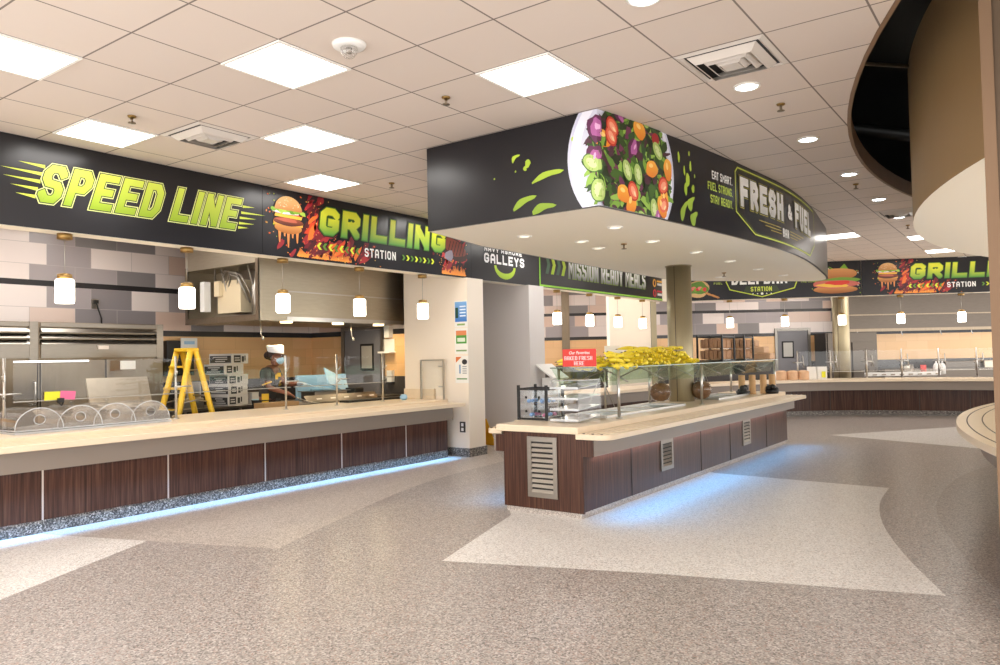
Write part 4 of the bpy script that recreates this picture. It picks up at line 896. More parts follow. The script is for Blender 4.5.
b = MB(); b.box(HX+.05, HX+.15, 9.95, 10.06, HZ+.18, HZ+.62); b.build('switch_box', 'white', t)
b = MB(); b.lathe([(.055, HZ+.03), (.055, HZ+.5), (.03, HZ+.53), (.02, HZ+.7), (.0, HZ+.7)], (HX+.2, 8.95, 0), 16); b.build('gas_cylinder', 'conduit', t)
for k, (y0, y1, c) in enumerate(((9.6, 9.2, 0), (9.7, 9.05, 0), (9.8, 9.15, 0), (8.78, 8.76, 1), (8.84, 8.9, 1), (9.95, 9.6, 0), (9.4, 8.95, 0))):
    b = MB(); zt = HZ+.6+.03*k
    if c: b.tube([(HX+.25, y0, HZ+.04), (HX+.25, y1, HZ+.8)], .016, 8)
    else: b.tube([(HX+.22, y0, HZ+.5), (HX+.16, (y0*.7+y1*.3), zt+.1), (HX+.16, (y0*.3+y1*.7), zt+.05), (HX+.25, y1, HZ+.32-.02*k)], .013, 8)
    b.build('pipe', 'copper' if c else 'conduit', t)
b = MB(); b.box(HX+.46, 9.55, HY-.012, HY, 2.47, 2.485); b.box(HX+.46, 9.55, HY-.02, HY, HZ+.0, HZ+.06); b.build('seam_trim', 'chrome', t)
for x in (7.2, 8.2, 9.1):
    b = MB(); b.lathe([(0, HZ+.0), (.09, HZ+.0), (.09, HZ+.03)], (x, 9.1, 0), 20); b.build('hood_lamp', 'hoodlamp', t)
    area('hood_spot', (x, 9.1, HZ-.03), .15, .15, 7, (1, .8, .5))
for x in (6.6, 8.3):
    b = MB(); b.tube([(x, 8.9, HZ), (x, 8.9, HZ-.18), (x+.03, 8.9, HZ-.22)], .008, 6); b.lathe([(.02, HZ-.26), (.012, HZ-.21)], (x+.035, 8.9, 0), 8); b.build('nozzle', 'chrome', t)
# steel corner post and door on the side wall
b = MB(); b.box(9.5, 9.6, 8.42, 8.5, 0, CZ-.01); tag(b.build('corner_guard', 'steel'), 'steel edge strip rising beside the grey kitchen door to the hood', 'corner guard')
def kdoor(p0, d, w, z1, off, label, frame=.07):
    """flush kitchen door in the plane through p0 along d; n faces the hall"""
    d = Vector((d[0], d[1], 0)); n = Vector((d.y, -d.x, 0)); p0 = Vector((p0[0], p0[1], 0))
    t = thing('kitchen_door', label, 'door', tuple(p0+d*w/2))
    def bx(s0, s1, k0, k1, z0, z1_, b): 
        vs = [tuple(p0+d*s+n*k+Vector((0, 0, z))) for z in (z0, z1_) for k in (k0, k1) for s in (s0, s1)]; b.add(vs, [(0, 1, 3, 2), (4, 6, 7, 5), (0, 4, 5, 1), (2, 3, 7, 6), (0, 2, 6, 4), (1, 5, 7, 3)])
        return b
    b = MB(); bx(-frame, 0, .002, .05, 0, z1+frame, b); bx(w, w+frame, .002, .05, 0, z1+frame, b); bx(0, w, .002, .05, z1, z1+frame, b); b.build('frame', 'doorframe', t)
    b = MB(); bx(.01, w-.01, .004, .03, .01, z1-.01, b); lf = b.build('leaf', 'doorm', t)
    b = MB(); bx(off, off+.34, .03, .045, 1.3, 1.78, b); b.build('window_gasket', 'rubber', lf, .02)
    b = MB(); bx(off+.04, off+.3, .044, .05, 1.34, 1.74, b); b.build('window_pane', 'doorwin', lf)
    return t
y0, y1 = atx(345.5, 330, XS).y, atx(382, 330, XS).y
kdoor((XS, y0), (0, -1), y0-y1, 2.03, .42, 'grey kitchen door with small dark framed window, behind the cook')
b = MB(); yy = atx(389, 350, XS).y; b.box(XS-.14, XS, yy-.16, yy+.14, 1.6, 1.63); b.box(XS-.02, XS, yy-.14, yy+.12, 1.63, 1.85); tag(b.build('wall_shelf', 'white'), 'small white wall shelf beside the near grey kitchen door', 'shelf')
b = MB(); b.box(XS-.1, XS, yy-.1, yy+.02, 1.87, 2.08); tag(b.build('alarm_box', 'white'), 'white alarm box on the wall over the small white shelf', 'alarm'); 
b = MB(); yy = atx(392, 375, XS).y; b.box(XS-.07, XS, yy-.06, yy+.06, 1.1, 1.3); tag(b.build('soap_dispenser', 'white'), 'white soap dispenser on the dark wall right by the partition edge', 'dispenser')

# ------------------------------------------------------------------ back bench, cartons, ladder
t = thing('work_table', 'steel work table carrying the pile of printed cartons', 'table', (7.1, 10.3, 0)); x0, x1 = aty(176, 405, 10.3).x, aty(262, 405, 10.3).x
b = MB(); b.box(x0, x1, 10.1, 10.85, .79, .83); b.build('tabletop', 'steel', t, .004)
for x in (x0+.05, x1-.05):
    for y in (10.15, 10.8): b = MB(); b.tube([(x, y, 0), (x, y, .79)], .02, 8); b.build('leg', 'steel_dark', t)
b = MB(); b.box(x0+.03, x1-.03, 10.15, 10.8, .3, .33); b.build('undershelf', 'steel_dark', t)
R = random.Random(4)
def carton(x, y, z, rz, lab):
    w, d, h = .4, .42, .158; t = thing('carton', lab, 'carton', (x, y, z), 'printed cartons on the work table')
    X = Matrix.Translation((x, y, z)) @ Matrix.Rotation(rz, 4, 'Z')
    b = MB(); b.box(-w/2, w/2, -d/2, d/2, .001, h, 0, X); b.build('box', 'carton', t, .003)
    b = MB()
    b.box(-w/2-.0015, -w/2, -d/2+.015, d/2-.015, .018, h-.03, 0, X)
    x = -w/2+.02+R.uniform(0, .05); u = R.uniform(.1, .17); b.box(x, x+u, -d/2-.0015, -d/2, .02, h-.025, 0, X); b.box(x+u+.03, x+u+.08, -d/2-.0015, -d/2, .03, h-.04, 0, X); b.box(x+u+.095, x+u+.12, -d/2-.0015, -d/2, .05, h-.03, 0, X)
    b.build('print', 'cartonk', t)
    b = MB()
    for k in range(3): b.box(-w/2-.003, -w/2-.0015, -d/2+.04+R.uniform(0, .1), d/2-.05-R.uniform(0, .12), .035+k*.032, .048+k*.032, 0, X)
    b.box(x+.02, x+u-.02, -d/2-.003, -d/2-.0015, .05, .065, 0, X); b.box(x+.02, x+u-.03, -d/2-.003, -d/2-.0015, .085, .1, 0, X)
    b.build('print_lines', 'carton', t)
xl = aty(226.5, 390, 10.4).x
for k, (dx, rr, nm) in enumerate(((.03, .14, 'bottom'), (.02, .2, 'second from the bottom'), (.05, .12, 'middle'), (-.04, .2, 'second from the top'), (.06, .3, 'top'))):
    carton(xl+dx, 10.4+R.uniform(-.02, .02), .831+k*.16, rr, 'grey printed carton, %s one of the pile on the steel work table' % nm)
q = aty(254, 396, 10.3); b = MB(); b.box(q.x-.12, q.x+.12, 10.18, 10.45, .831, 1.01, 0); b.box(q.x-.122, q.x+.122, 10.178, 10.18, .87, .91, 1); tag(b.build('carton', ['carton', 'bluec'], bevel=.004), 'small white carton with blue stripe behind the cook', 'carton')
# ladder
t = thing('step_ladder', 'yellow fibreglass A-frame step ladder standing behind the near counter', 'ladder', (6.0, 9.5, 0))
LX = aty(188.5, 350, 9.45).x
def rail(x0, x1, y0, y1, nm): b = MB(); b.tube([(x0, y0, 0), (x1, y1, 1.66)], .045, 4); b.build(nm, 'yellow', t)
for s in (-1, 1): rail(LX-.45, LX-.04, 9.5+s*.27, 9.5+s*.16, 'front_rail'); rail(LX+.45, LX+.04, 9.5+s*.25, 9.5+s*.16, 'rear_rail')
for k in range(1, 6):
    z = k*.29; x = LX-.45+.41*z/1.72; w = .27-.11*z/1.72; b = MB(); b.box(x-.05, x+.05, 9.5-w, 9.5+w, z-.015, z+.012); b.build('step', 'yellow', t)
for k in range(1, 5):
    z = k*.35; x = LX+.45-.41*z/1.72; w = .25-.09*z/1.72; b = MB(); b.tube([(x, 9.5-w, z), (x, 9.5+w, z)], .014, 6); b.build('rear_brace', 'conduit', t)
b = MB(); b.box(LX-.085, LX+.085, 9.33, 9.67, 1.65, 1.7); b.build('top_cap', 'yellow', t, .012)
for s in (-1, 1): b = MB(); b.tube([(LX-.3, 9.5+s*.2, .95), (LX+.02, 9.5+s*.2, 1.0), (LX+.3, 9.5+s*.2, .95)], .01, 6); b.build('spreader', 'conduit', t)
b = MB(); q = aty(173, 362, YB-.08); b.box(q.x-.17, q.x+.3, YB-.2, YB-.002, q.z-.22, q.z+.34, 0); dsp = thing('towel_dispenser', 'black paper towel dispenser with white and blue label on the tan wall', 'dispenser', (q.x, YB-.1, q.z-.22)); b.build('housing', 'black', dsp, .015)
b = MB(); b.box(q.x+.06, q.x+.34, YB-.22, YB-.2, q.z+.18, q.z+.38); lb = b.build('label_card', 'paper', dsp); b = MB(); b.box(q.x+.11, q.x+.29, YB-.223, YB-.22, q.z+.28, q.z+.33); b.build('label_print', 'bluetray', lb)
# steel pot shelf bits by the ladder
q = aty(189, 395, 10.35); t = thing('slicer', 'steel slicer machine on the work table seen between the ladder rails', 'slicer', (q.x, 10.35, .831))
b = MB(); b.box(q.x-.18, q.x+.15, 10.2, 10.5, .831, .98); b.box(q.x-.1, q.x+.02, 10.25, 10.4, .98, 1.14); b.build('body', 'steel', t, .01)
b = MB(); b.cbox((q.x+.07, 10.33, 1.1), .02, .24, .24, .3); b.build('blade_guard', 'chrome', t, .05); b = MB(); b.tube([(q.x-.14, 10.25, .99), (q.x-.16, 10.2, 1.18)], .014, 8); b.build('handle', 'black', t)

# ------------------------------------------------------------------ griddle line in front of the cook
t = thing('griddle', 'steel griddle line with front rail of labels beside the cook', 'griddle', (8.0, 9.2, 0)); x0, x1 = aty(297, 400, 8.84).x, aty(400, 395, 9.0).x
b = MB(); b.box(x0, 9.45, 8.84, 9.5, .1, .86); b.build('body', 'steel_dark', t, .01); b = MB(); b.box(x0, 9.45, 8.84, 9.5, .86, .9); b.build('plate', 'steel', t)
xl_ = aty(300, 405, 8.95).x; b = MB(); b.add([(xl_, 8.77, .88), (8.75, 8.77, .88), (8.75, 8.87, .98), (xl_, 8.87, .98), (xl_, 8.92, .901), (8.75, 8.92, .901)], [(0, 1, 2, 3), (3, 2, 5, 4), (0, 4, 5, 1), (0, 3, 4), (1, 5, 2)]); b.build('front_rail', 'steel', t)
for k in range(5): x = xl_+.25+k*.27; b = MB(); b.cbox((x, 8.816, .925), .1, .004, .02, 0, 0, -PI/4); b.build('label_tag', 'paper', t)
b = MB(); b.box(x0-.62, x0-.02, 8.77, 9.0, .84, .92); tag(b.build('prep_board', 'brown'), 'dark brown tray ledge in front of the cook on the near counter', 'tray')
q = aty(325, 400, 9.1)
b = MB(); b.box(q.x-.3, q.x+.35, 8.98, 9.3, .901, 1.02); b.box(q.x-.34, q.x+.39, 8.94, 9.34, 1.02, 1.03); tag(b.build('steam_pan', 'steel', bevel=.01), 'deep steel pan on the griddle beneath the blue plastic trays', 'pan')
b = MB(); b.cbox((q.x-.08, 9.15, 1.09), .46, .36, .012, .1, 0, .15, .16); tag(b.build('serving_tray', 'bluec'), 'flat pale blue tray tilted towards the cook', 'tray')
b = MB(); b.cbox((q.x+.34, 9.2, 1.16), .6, .02, .28, .2, 0, -.5, .35); tag(b.build('tray_cover', 'bluetray'), 'blue translucent tray cover standing tilted beyond the pale tray', 'tray cover')
b = MB(); b.box(q.x-.25, q.x+.75, 9.44, 9.49, .901, 1.27); b.box(q.x+.0, q.x+.5, 9.38, 9.44, .901, 1.05); tag(b.build('splash_panel', 'bluetray'), 'blue-grey splash panel at the back of the griddle', 'panel')
b = MB(); b.cbox((q.x+.62, 9.15, .98), .22, .3, .14, .1); tag(b.build('squeeze_caddy', 'black', bevel=.02), 'dark caddy at the door end of the griddle', 'caddy')

# ------------------------------------------------------------------ posters and small things on the partition
def poster(py0, py1, draw, label):
    ya, yb = atx(455, 330, 8.98).y, atx(468, 330, 8.98).y; z1, z0 = atx(461, py0, 8.98).z, atx(461, py1, 8.98).z
    t = thing('poster', label, 'poster', (8.975, (ya+yb)/2, z0), 'posters on the cream partition'); b = MB(); b.box(8.972, 8.979, yb, ya, z0, z1); b.build('sheet', 'paper', t)
    w = ya-yb; h = z1-z0; p = PR(lambda s, v, k: Vector((8.972-k, ya-s*w, z0+v*h))); draw(p); p.build('print', t, 'inkm', .001)
def d1(p): p.poly([(.05, .2), (.95, .2), (.95, .97), (.05, .97)], grad('#3f78c4', '#7fb2e6', .2, .97), 0); p.poly([(.08, .35), (.3, .35), (.3, .75), (.08, .75)], col('#1f4a3a'), 1); [p.poly([(.42, .4+k*.12), (.88, .4+k*.12), (.88, .45+k*.12), (.42, .45+k*.12)], col('#e4eef8'), 1) for k in range(4)]; p.poly([(.2, .06), (.8, .06), (.8, .13), (.2, .13)], col('#8fae6a'), 0)
def d2(p): p.poly([(.1, .4), (.9, .4), (.9, .8), (.1, .8)], col('#4f9a3c'), 0); p.poly([(.1, .72), (.9, .72), (.9, .9), (.1, .9)], col('#e08a5a'), 1); p.poly([(.2, .47), (.8, .47), (.8, .62), (.2, .62)], col('#e2ecd8'), 1); p.poly([(.1, .1), (.9, .1), (.9, .16), (.1, .16)], col('#7fa06a'), 0)
def d3(p): p.poly([(0.05, .75), (.5, .97), (.05, .97)], col('#d9793f'), 0); p.ell(.72, .78, .2, .1, col('#2c2b2e'), 1); p.poly([(.3, .35), (.42, .35), (.42, .68), (.3, .68)], col('#7fa0c4'), 1); [p.poly([(.55, .35+k*.08), (.88, .35+k*.08), (.88, .38+k*.08), (.55, .38+k*.08)], col('#8a8f98'), 1) for k in range(4)]; p.poly([(.1, .13), (.9, .13), (.9, .18), (.1, .18)], col('#6f9a6a'), 0)
poster(301, 327, d1, 'blue poster, topmost on the cream partition wall'); poster(328, 354, d2, 'white poster with green and orange block, middle of three on the partition'); poster(356, 383, d3, 'white poster with dark circle and orange corner, lowest on the partition')
ye = atx(463, 427, 8.98).y; b = MB(); ze = atx(463, 427, 8.98).z; b.box(8.965, 8.979, ye-.05, ye+.05, ze-.08, ze+.08, 0)
for dz in (-.035, .035): b.box(8.963, 8.965, ye-.022, ye+.022, ze+dz-.024, ze+dz+.024, 1)
tag(b.build('power_outlet', ['outlet', 'paper']), 'dark power outlet low on the cream partition by the counter end', 'outlet')
b = MB(); b.ball((8.62, 8.1, .905), .07, .05, .05, 12, 6); b.ball((8.68, 8.14, .89), .05, .05, .035, 12, 6); tag(b.build('cleaning_cloth', 'bluetray'), 'crumpled blue cloth on the counter end by the glass screen', 'cloth')
b = MB(); b.box(8.93, 8.975, 7.75, 8.38, .861, 1.02); tag(b.build('backsplash', 'top'), 'low maple backsplash where the counter meets the cream partition', 'backsplash')
b = MB(); b.box(aty(345, 398, 8.5).x, aty(418, 398, 8.5).x, 8.42, 8.62, .861, .89); tag(b.build('drip_tray', 'black'), 'long flat black tray on the counter before the grey door', 'tray')
# wet floor sign in the alcove
q = atz(483, 446, 0); t = thing('floor_sign', 'yellow wet floor sign standing in the grey alcove behind the island', 'floor sign', (q.x, q.y, 0))
for s in (-1, 1):
    b = MB(); w0, w1 = .15, .06; vs = []
    for k in (0, .015):
        for (w, z, o) in ((w0, 0, .16), (w1, .46, .02)): vs += [(q.x+o*s+k*s, q.y-w, z), (q.x+o*s+k*s, q.y+w, z)]
    b.add(vs, [(0, 1, 3, 2), (4, 6, 7, 5), (0, 2, 6, 4), (1, 5, 7, 3), (0, 4, 5, 1), (2, 3, 7, 6)]); pl = b.build('panel', 'yelsign', t)
    if s < 0:
        b = MB(); X = Matrix.Translation((q.x-.11, q.y, .24)) @ Matrix.Rotation(.22, 4, 'Y'); b.ball((0, 0, .1), .006, .03, .03, 10, 5, 0, None) if 0 else None
        b.box(-.004+.0, .0, -.05, .03, -.12, .12, 0, X @ Matrix.Translation((-.018, 0, 0)) @ Matrix.Rotation(.5, 4, 'X')); b.box(-.004, 0, -.06, .06, -.16, -.13, 0, X @ Matrix.Translation((-.018, 0, 0))); b.build('pictogram', 'black', pl)
# ------------------------------------------------------------------ buffet island
IX0, IX1 = 6.03, 12.72
t = thing('buffet_island', 'freestanding buffet island with dark wood sides, maple top and long tray slides', 'counter', (9.2, 3.9, 0))
b = MB(); b.box(IX0+.02, IX1, 3.48, 4.33, .06, .775); b.build('body', 'wood', t)
b = MB(); b.box(IX0, IX0+.02, 3.46, 4.345, .055, .775); b.box(IX0, IX0+.02, 3.355, 3.46, .575, .74); b.box(IX0, IX0+.02, 4.345, 4.44, .575, .74); b.build('end_panel', 'wood', t)
b = MB(); b.box(IX0+.03, IX1-.02, 3.5, 4.34, 0, .06); b.build('plinth', 'terr_c', t)
b = MB(); b.box(IX0+.02, IX1+.02, 3.36, 3.48, .575, .735); b.box(IX0+.02, IX1+.02, 4.36, 4.475, .575, .735); b.build('apron', 'apron', t)
b = MB(); b.box(IX0-.02, IX1+.05, 3.5, 4.42, .775, .84); b.box(IX0+.4, IX0+.9, 4.42, 4.5, .786, .84); b.build('countertop', 'top', t, .008)
def traysl(y0, y1, x0, x1, rr):
    # plan outline with rounded outer corners
    s = 1 if y1 > y0 else -1; pts = [(x0, y0)]
    for xc, a0 in ((x0+rr, PI), (x1-rr, PI/2)):
        for k in range(7): a = a0-k*PI/12; pts.append((xc+rr*math.cos(a), y1-s*rr+s*rr*math.sin(a)))
    pts.append((x1, y0)); b = MB(); b.prism(pts, .735, .785); b.build('tray_slide', 'top', t, .006)
    for k in range(3):
        yy = y0+(y1-y0)*(.28+.24*k); g = MB(); g.box(x0+.06, x1-.06, min(yy-.01, yy+.01), max(yy-.01, yy+.01), .785, .792); g.build('slide_rib', 'top', t)
    for k in range(3): g = MB(); yy = y0+(y1-y0)*(.2+.28*k); g.lathe([(.012, .785), (.012, .79), (0, .79)], (x0+.04, yy, 0), 8); g.build('rail_stud', 'groove', t)
traysl(3.5, 3.17, 5.97, 12.84, .13); traysl(4.42, 4.62, 6.1, 12.84, .08)
def louvre(c, d, n, w, h, k):
    """steel grille, centre c, width along d, outward n"""
    c, d, n = Vector(c), Vector(d), Vector(n); g = MB(); Z = Vector((0, 0, 1))
    def bx(a0, a1, z0, z1, k0, k1, q=g):
        vs = [tuple(c+d*a+Z*z+n*e) for z in (z0, z1) for e in (k0, k1) for a in (a0, a1)]; q.add(vs, [(0, 1, 3, 2), (4, 6, 7, 5), (0, 4, 5, 1), (2, 3, 7, 6), (0, 2, 6, 4), (1, 5, 7, 3)])
    f = .045; bx(-w/2, w/2, -h/2, -h/2+f, 0, .014); bx(-w/2, w/2, h/2-f, h/2, 0, .014); bx(-w/2, -w/2+f, -h/2+f, h/2-f, 0, .014); bx(w/2-f, w/2, -h/2+f, h/2-f, 0, .014)
    gr = g.build('vent_grille', 'steel', t)
    g2 = MB(); bx(-w/2+f, w/2-f, -h/2+f, h/2-f, 0, .003, g2); g2.build('dark_backing', 'ventdark', gr)
    sl = MB(); st = (h-2*f)/k
    for i in range(k):
        z = -h/2+f+i*st; vs = [tuple(c+d*a+Z*(z+zz)+n*e) for a in (-w/2+f, w/2-f) for zz, e in ((0.002, .02), (st*.62, .004), (st*.62, .002), (0, .016))]
        sl.add(vs, [(0, 1, 5, 4), (1, 2, 6, 5), (3, 7, 6, 2), (0, 4, 7, 3)])
    sl.build('slats', 'steel', gr)
louvre((IX0, 3.895, .45), (0, 1, 0), (-1, 0, 0), .33, .57, 10)
louvre((7.92, 3.478, .38), (1, 0, 0), (0, -1, 0), .33, .34, 6); louvre((10.66, 3.478, .38), (1, 0, 0), (0, -1, 0), .33, .36, 6)
for x in (7.05, 8.95, 10.0, 11.6):
    b = MB(); b.box(x-.004, x+.004, 3.474, 3.48, .06, .575); b.build('panel_joint', 'groove', t)
area('island_strip_light', ((IX0+IX1)/2, 3.42, .57), 6.5, .06, 28, (.13, .48, 1), (-.55, 0, 0), math.radians(90))
area('island_wash_light', ((IX0+IX1)/2, 3.45, .572), 6.3, .01, 4, (.95, .8, .95), (.5, 0, 0), math.radians(110))
area('island_back_strip_light', ((IX0+IX1)/2, 4.42, .57), 6.3, .06, 25, (.13, .48, 1), (.55, 0, 0), math.radians(90))
# cold wells
def well(x0, x1, label):
    t = thing('cold_well', label, 'cold well', ((x0+x1)/2, 3.97, .841)); b = MB(); y0, y1 = 3.72, 4.24
    for a in ((x0, x1, y0, y0+.04), (x0, x1, y1-.04, y1), (x0, x0+.04, y0+.04, y1-.04), (x1-.04, x1, y0+.04, y1-.04)): b.box(*a, .841, .865)
    b.build('rim', 'chrome', t); b = MB(); b.box(x0+.04, x1-.04, y0+.04, y1-.04, .841, .846); b.build('liner', 'wellblue', t)
    for k in range(1, 3): x = x0+(x1-x0)*k/3; b = MB(); b.box(x-.012, x+.012, y0+.04, y1-.04, .846, .862); b.build('divider', 'chrome', t)
well(7.0, 9.1, 'steel rimmed cold well on the island before the metal column'); well(10.3, 11.6, 'steel rimmed cold well on the island beyond the metal column')
# island sneeze guard
t = thing('sneeze_guard', 'two-tier glass guard on steel posts over the island, carrying bananas', 'sneeze guard', (9.6, 4, .84))
GZ = 1.37; GY0, GY1 = 3.58, 4.36; gx = lambda px: aty(px, 366, 3.6).x
GX0, GX1 = gx(617)-.08, 12.66
for x in (gx(618), gx(701), 12.55):
    for y in (3.6, 4.32): b = MB(); b.tube([(x, y, .841), (x, y, GZ)], .016, 10); b.lathe([(.035, .841), (.035, .85), (.016, .853)], (x, y, 0), 14); b.build('post', 'chrome', t)
for x in (8.1, 10.3, 11.3): b = MB(); b.tube([(x, 4.32, .841), (x, 4.32, GZ)], .012, 8); b.build('post', 'chrome', t)
for x in (7.3, 8.2, 9.1, 10.1, 11.1, 11.9):
    b = MB(); b.tube([(x, 3.62, GZ-.16), (x+.1, 3.95, GZ-.03), (x+.2, 4.3, GZ-.16)], .009, 6); b.tube([(x+.1, 3.95, GZ-.03), (x+.1, 3.95, GZ)], .01, 6); b.build('glass_bracket', 'conduit', t)
b = MB(); b.box(GX0, GX1, GY0-.004, GY0, GZ-.01, GZ+.001); b.box(GX0, GX1, GY1, GY1+.004, GZ-.01, GZ+.001); b.box(GX0-.004, GX0, GY0, GY1, GZ-.01, GZ+.001); b.build('glass_edge', 'greenedge', t)
xs_ = [GX0, gx(660), gx(701), 11.2, GX1]
for x0, x1 in zip(xs_[:-1], xs_[1:]):
    b = MB(); b.box(x0, x1-.01, GY0, GY1, GZ-.008, GZ); b.build('top_shelf', 'glassg', t)
    for y0, y1 in ((GY0+.01, GY0+.12), (GY1-.01, GY1-.12)):
        b = MB(); b.add([(x0+.02, y0, GZ-.015), (x1-.03, y0, GZ-.015), (x1-.03, y1, GZ-.19), (x0+.02, y1, GZ-.19), (x0+.02, y0+.008, GZ-.015), (x1-.03, y0+.008, GZ-.015), (x1-.03, y1+.008, GZ-.19), (x0+.02, y1+.008, GZ-.19)], [(3, 2, 1, 0), (4, 5, 6, 7), (0, 1, 5, 4), (2, 3, 7, 6), (0, 4, 7, 3), (1, 2, 6, 5)]); b.build('front_glass', 'glassg', t)
for x in (7.6, 10.9): b = MB(); b.tube([(x, 4.3, .86), (x+.35, 4.3, 1.25)], .006, 6); b.tube([(x+.7, 4.3, .86), (x+.35, 4.3, 1.25)], .006, 6); b.build('cross_brace', 'conduit', t)
# bananas
def make_banana(bend, L):
    n = 7; pts = []; rr = []
    for i in range(n):
        k = i/(n-1)-.5; pts.append((k*L, bend*(k*k*4-1)*.045, .0)); rr.append([.007, .019, .023, .024, .023, .017, .007][i])
    b = MB(); b.tube(pts, rr, 7); e = Vector(pts[-1]); d = (e-Vector(pts[-2])).normalized(); b.tube([e-d*.004, e+d*.022], [.006, .005], 6, 1)
    e = Vector(pts[0]); d = (e-Vector(pts[1])).normalized(); b.tube([e-d*.003, e+d*.008], [.0065, .004], 6, 1); return b
bs = []
R = random.Random(11)
LB = 'ripe yellow banana in the heap on the island glass shelf'
for i in range(3):
    o = make_banana(1+.3*i, .19+.015*i).build('banana', ['banana', 'bananatip'], org=(0, 0, 0)); bs.append(o)
cnt = 0
def put(x, y, z, rz, rx, ry):
    global cnt
    src = bs[cnt % 3]; o = src if cnt < 3 else src.copy()
    if cnt >= 3: C.objects.link(o)
    o.location = (x, y, z); o.rotation_euler = (rx, ry, rz); tag(o, LB, 'banana', 'bananas heaped on the island glass shelf'); cnt += 1
def heap(x0, x1, y0, y1, layers, dx, rz0, jit=.25):
    for l in range(layers):
        sh = .03*l; x = x0+sh
        while x < x1-sh:
            y = y0+sh*1.4+R.uniform(0, .02)
            while y < y1-sh*1.4:
                put(x+R.uniform(-.012, .012), y, GZ+.025+l*.041+R.uniform(0, .006), rz0+R.uniform(-jit, jit), R.uniform(-.5, .5)+.2, R.uniform(-.1, .1)); y += .19+R.uniform(0, .02)
            x += dx
heap(GX0+.05, 7.55, 4.0, 4.33, 5, .11, 1.2, .35)
heap(GX0+.05, GX0+.42, 3.63, 3.97, 5, .1, .3, .1)
heap(7.45, 8.3, 3.64, 4.0, 4, .12, 1.3, .5); heap(8.0, 9.3, 3.66, 4.3, 5, .125, 1.1, .6); heap(9.15, gx(696), 3.68, 4.28, 4, .125, 1.0, .6)
print('bananas', cnt)
# biscuit cases
def biscuit_case(x0, x1, label, k):
    t = thing('snack_case', label, 'snack case', ((x0+x1)/2, 3.88, GZ+.001), 'biscuit cases on the glass guard'); y0, y1 = 3.7, 4.06; z0, z1 = GZ+.002, GZ+.36
    b = MB()
    for x in (x0, x1):
        for y in (y0, y1): b.box(x-.012, x+.012, y-.012, y+.012, z0, z1+.02)
    for z in (z0+.01, z1-.01):
        for y in (y0, y1): b.box(x0+.012, x1-.012, y-.009, y+.009, z-.009, z+.009)
        for x in (x0, x1): b.box(x-.009, x+.009, y0+.012, y1-.012, z-.009, z+.009)
    b.build('frame', 'blackm', t)
    for z in (z0+.02, (z0+z1)/2): b = MB(); b.box(x0+.015, x1-.015, y0+.015, y1-.015, z, z+.006); b.build('shelf', 'acry', t)
    return z0+.027, (z0+z1)/2+.007, y0, y1
def pack_row(x0, x1, y0, y1, z):
    for i in range(2):
        for k in range(5):
            w = (x1-x0)/2; h = (y1-y0)/5; b = MB(); b.cbox((x0+w*(i+.5), y0+h*(k+.5), z+.065+.008*(k % 2)), w*.85, h*.86, .125+.016*(k % 2), R.uniform(-.06, .06)); o = b.build('biscuit_pack', 'cookie', bevel=.012); tag(o, 'biscuit pack standing inside a black framed case on the glass guard', 'biscuit pack', 'biscuit packs in the black framed cases')
for j, (x0, x1, L) in enumerate(((aty(722, 345, 3.7).x, aty(722, 345, 3.7).x+.5, 'black framed biscuit case on the glass guard, nearer the banana heap'), (aty(744, 345, 3.7).x, aty(744, 345, 3.7).x+.42, 'black framed biscuit case on the glass guard, nearer the paper packets'))):
    za, zb, y0, y1 = biscuit_case(x0, x1, L, j)
    for z in (za, zb): pack_row(x0+.03, x1-.03, y0+.02, y1-.02, z)
for i, (x, y, z, r) in enumerate(((12.15, 3.98, 0, .1), (12.25, 3.68, 0, -.1), (12.15, 4.26, 0, .1), (12.18, 3.75, .105, -.1), (12.18, 4.05, .105, .15), (12.18, 3.9, .21, .0))):
    b = MB(); b.cbox((x, y, GZ+.053+z), .2, .3, .1, r); tag(b.build('paper_packet', 'kraft', bevel=.018), ['kraft paper packet in the bottom layer of the pile on the island guard', 'kraft paper packet in the upper layers of the pile on the island guard'][z > 0], 'packet', 'kraft paper packets at the end of the guard')
# globes of granola, cup stacks
def globe(px, X, label):
    q = atx(px, 395, X); t = thing('cereal_jar', label, 'jar', (q.x, q.y, .867)); c = (q.x, q.y, .867)
    b = MB(); b.lathe([(.05, 0), (.1, .03), (.135, .09), (.14, .14), (.12, .2), (.06, .245), (.045, .26), (.05, .27)], c, 28); b.build('glass', 'acry', t)
    b = MB(); b.lathe([(.045, .006), (.095, .035), (.128, .09), (.133, .14), (.114, .2), (.055, .24), (0, .245)], c, 24); b.build('granola', 'granola', t)
    b = MB(); b.lathe([(.055, .268), (.05, .29), (.018, .3), (.02, .325), (0, .33)], c, 18); b.build('lid', 'acry', t)
globe(660.5, 9.35, 'round glass jar of granola before the metal column'); globe(701.5, 10.0, 'round glass jar of granola just past the metal column')
def cups(x, y, n, label, grp, z=.841, r=.042, dz=.012, m='cup'):
    for i in range(1):
        prof = []; h = n*dz+.11
        b = MB(); k = int(h/dz); pr_ = []
        for j in range(k): pr_ += [(r-.002, j*dz), (r+.003, j*dz+dz*.7)]
        b.lathe([(0, 0)]+pr_+[(0, k*dz)], (x, y, z), 18); o = b.build('cup_stack', m); tag(o, label, 'cup stack', grp)
for px, L in ((742, 'tall stack of kraft cups at the end of the island, nearest the column'), (752.5, 'tall stack of kraft cups, second from the column'), (763.5, 'tall stack of kraft cups, third from the column'), (772.5, 'tall stack of kraft cups closest to the island end')):
    q = atz(px, 391, .841); cups(11.75+.16*(0 if px < 745 else 1 if px < 755 else 2 if px < 766 else 3), aty(px, 391, 1).x*0+atx(px, 391, 11.75+.16*(0 if px < 745 else 1 if px < 755 else 2 if px < 766 else 3)).y, 16, L, 'cup stacks on the island', r=.05)
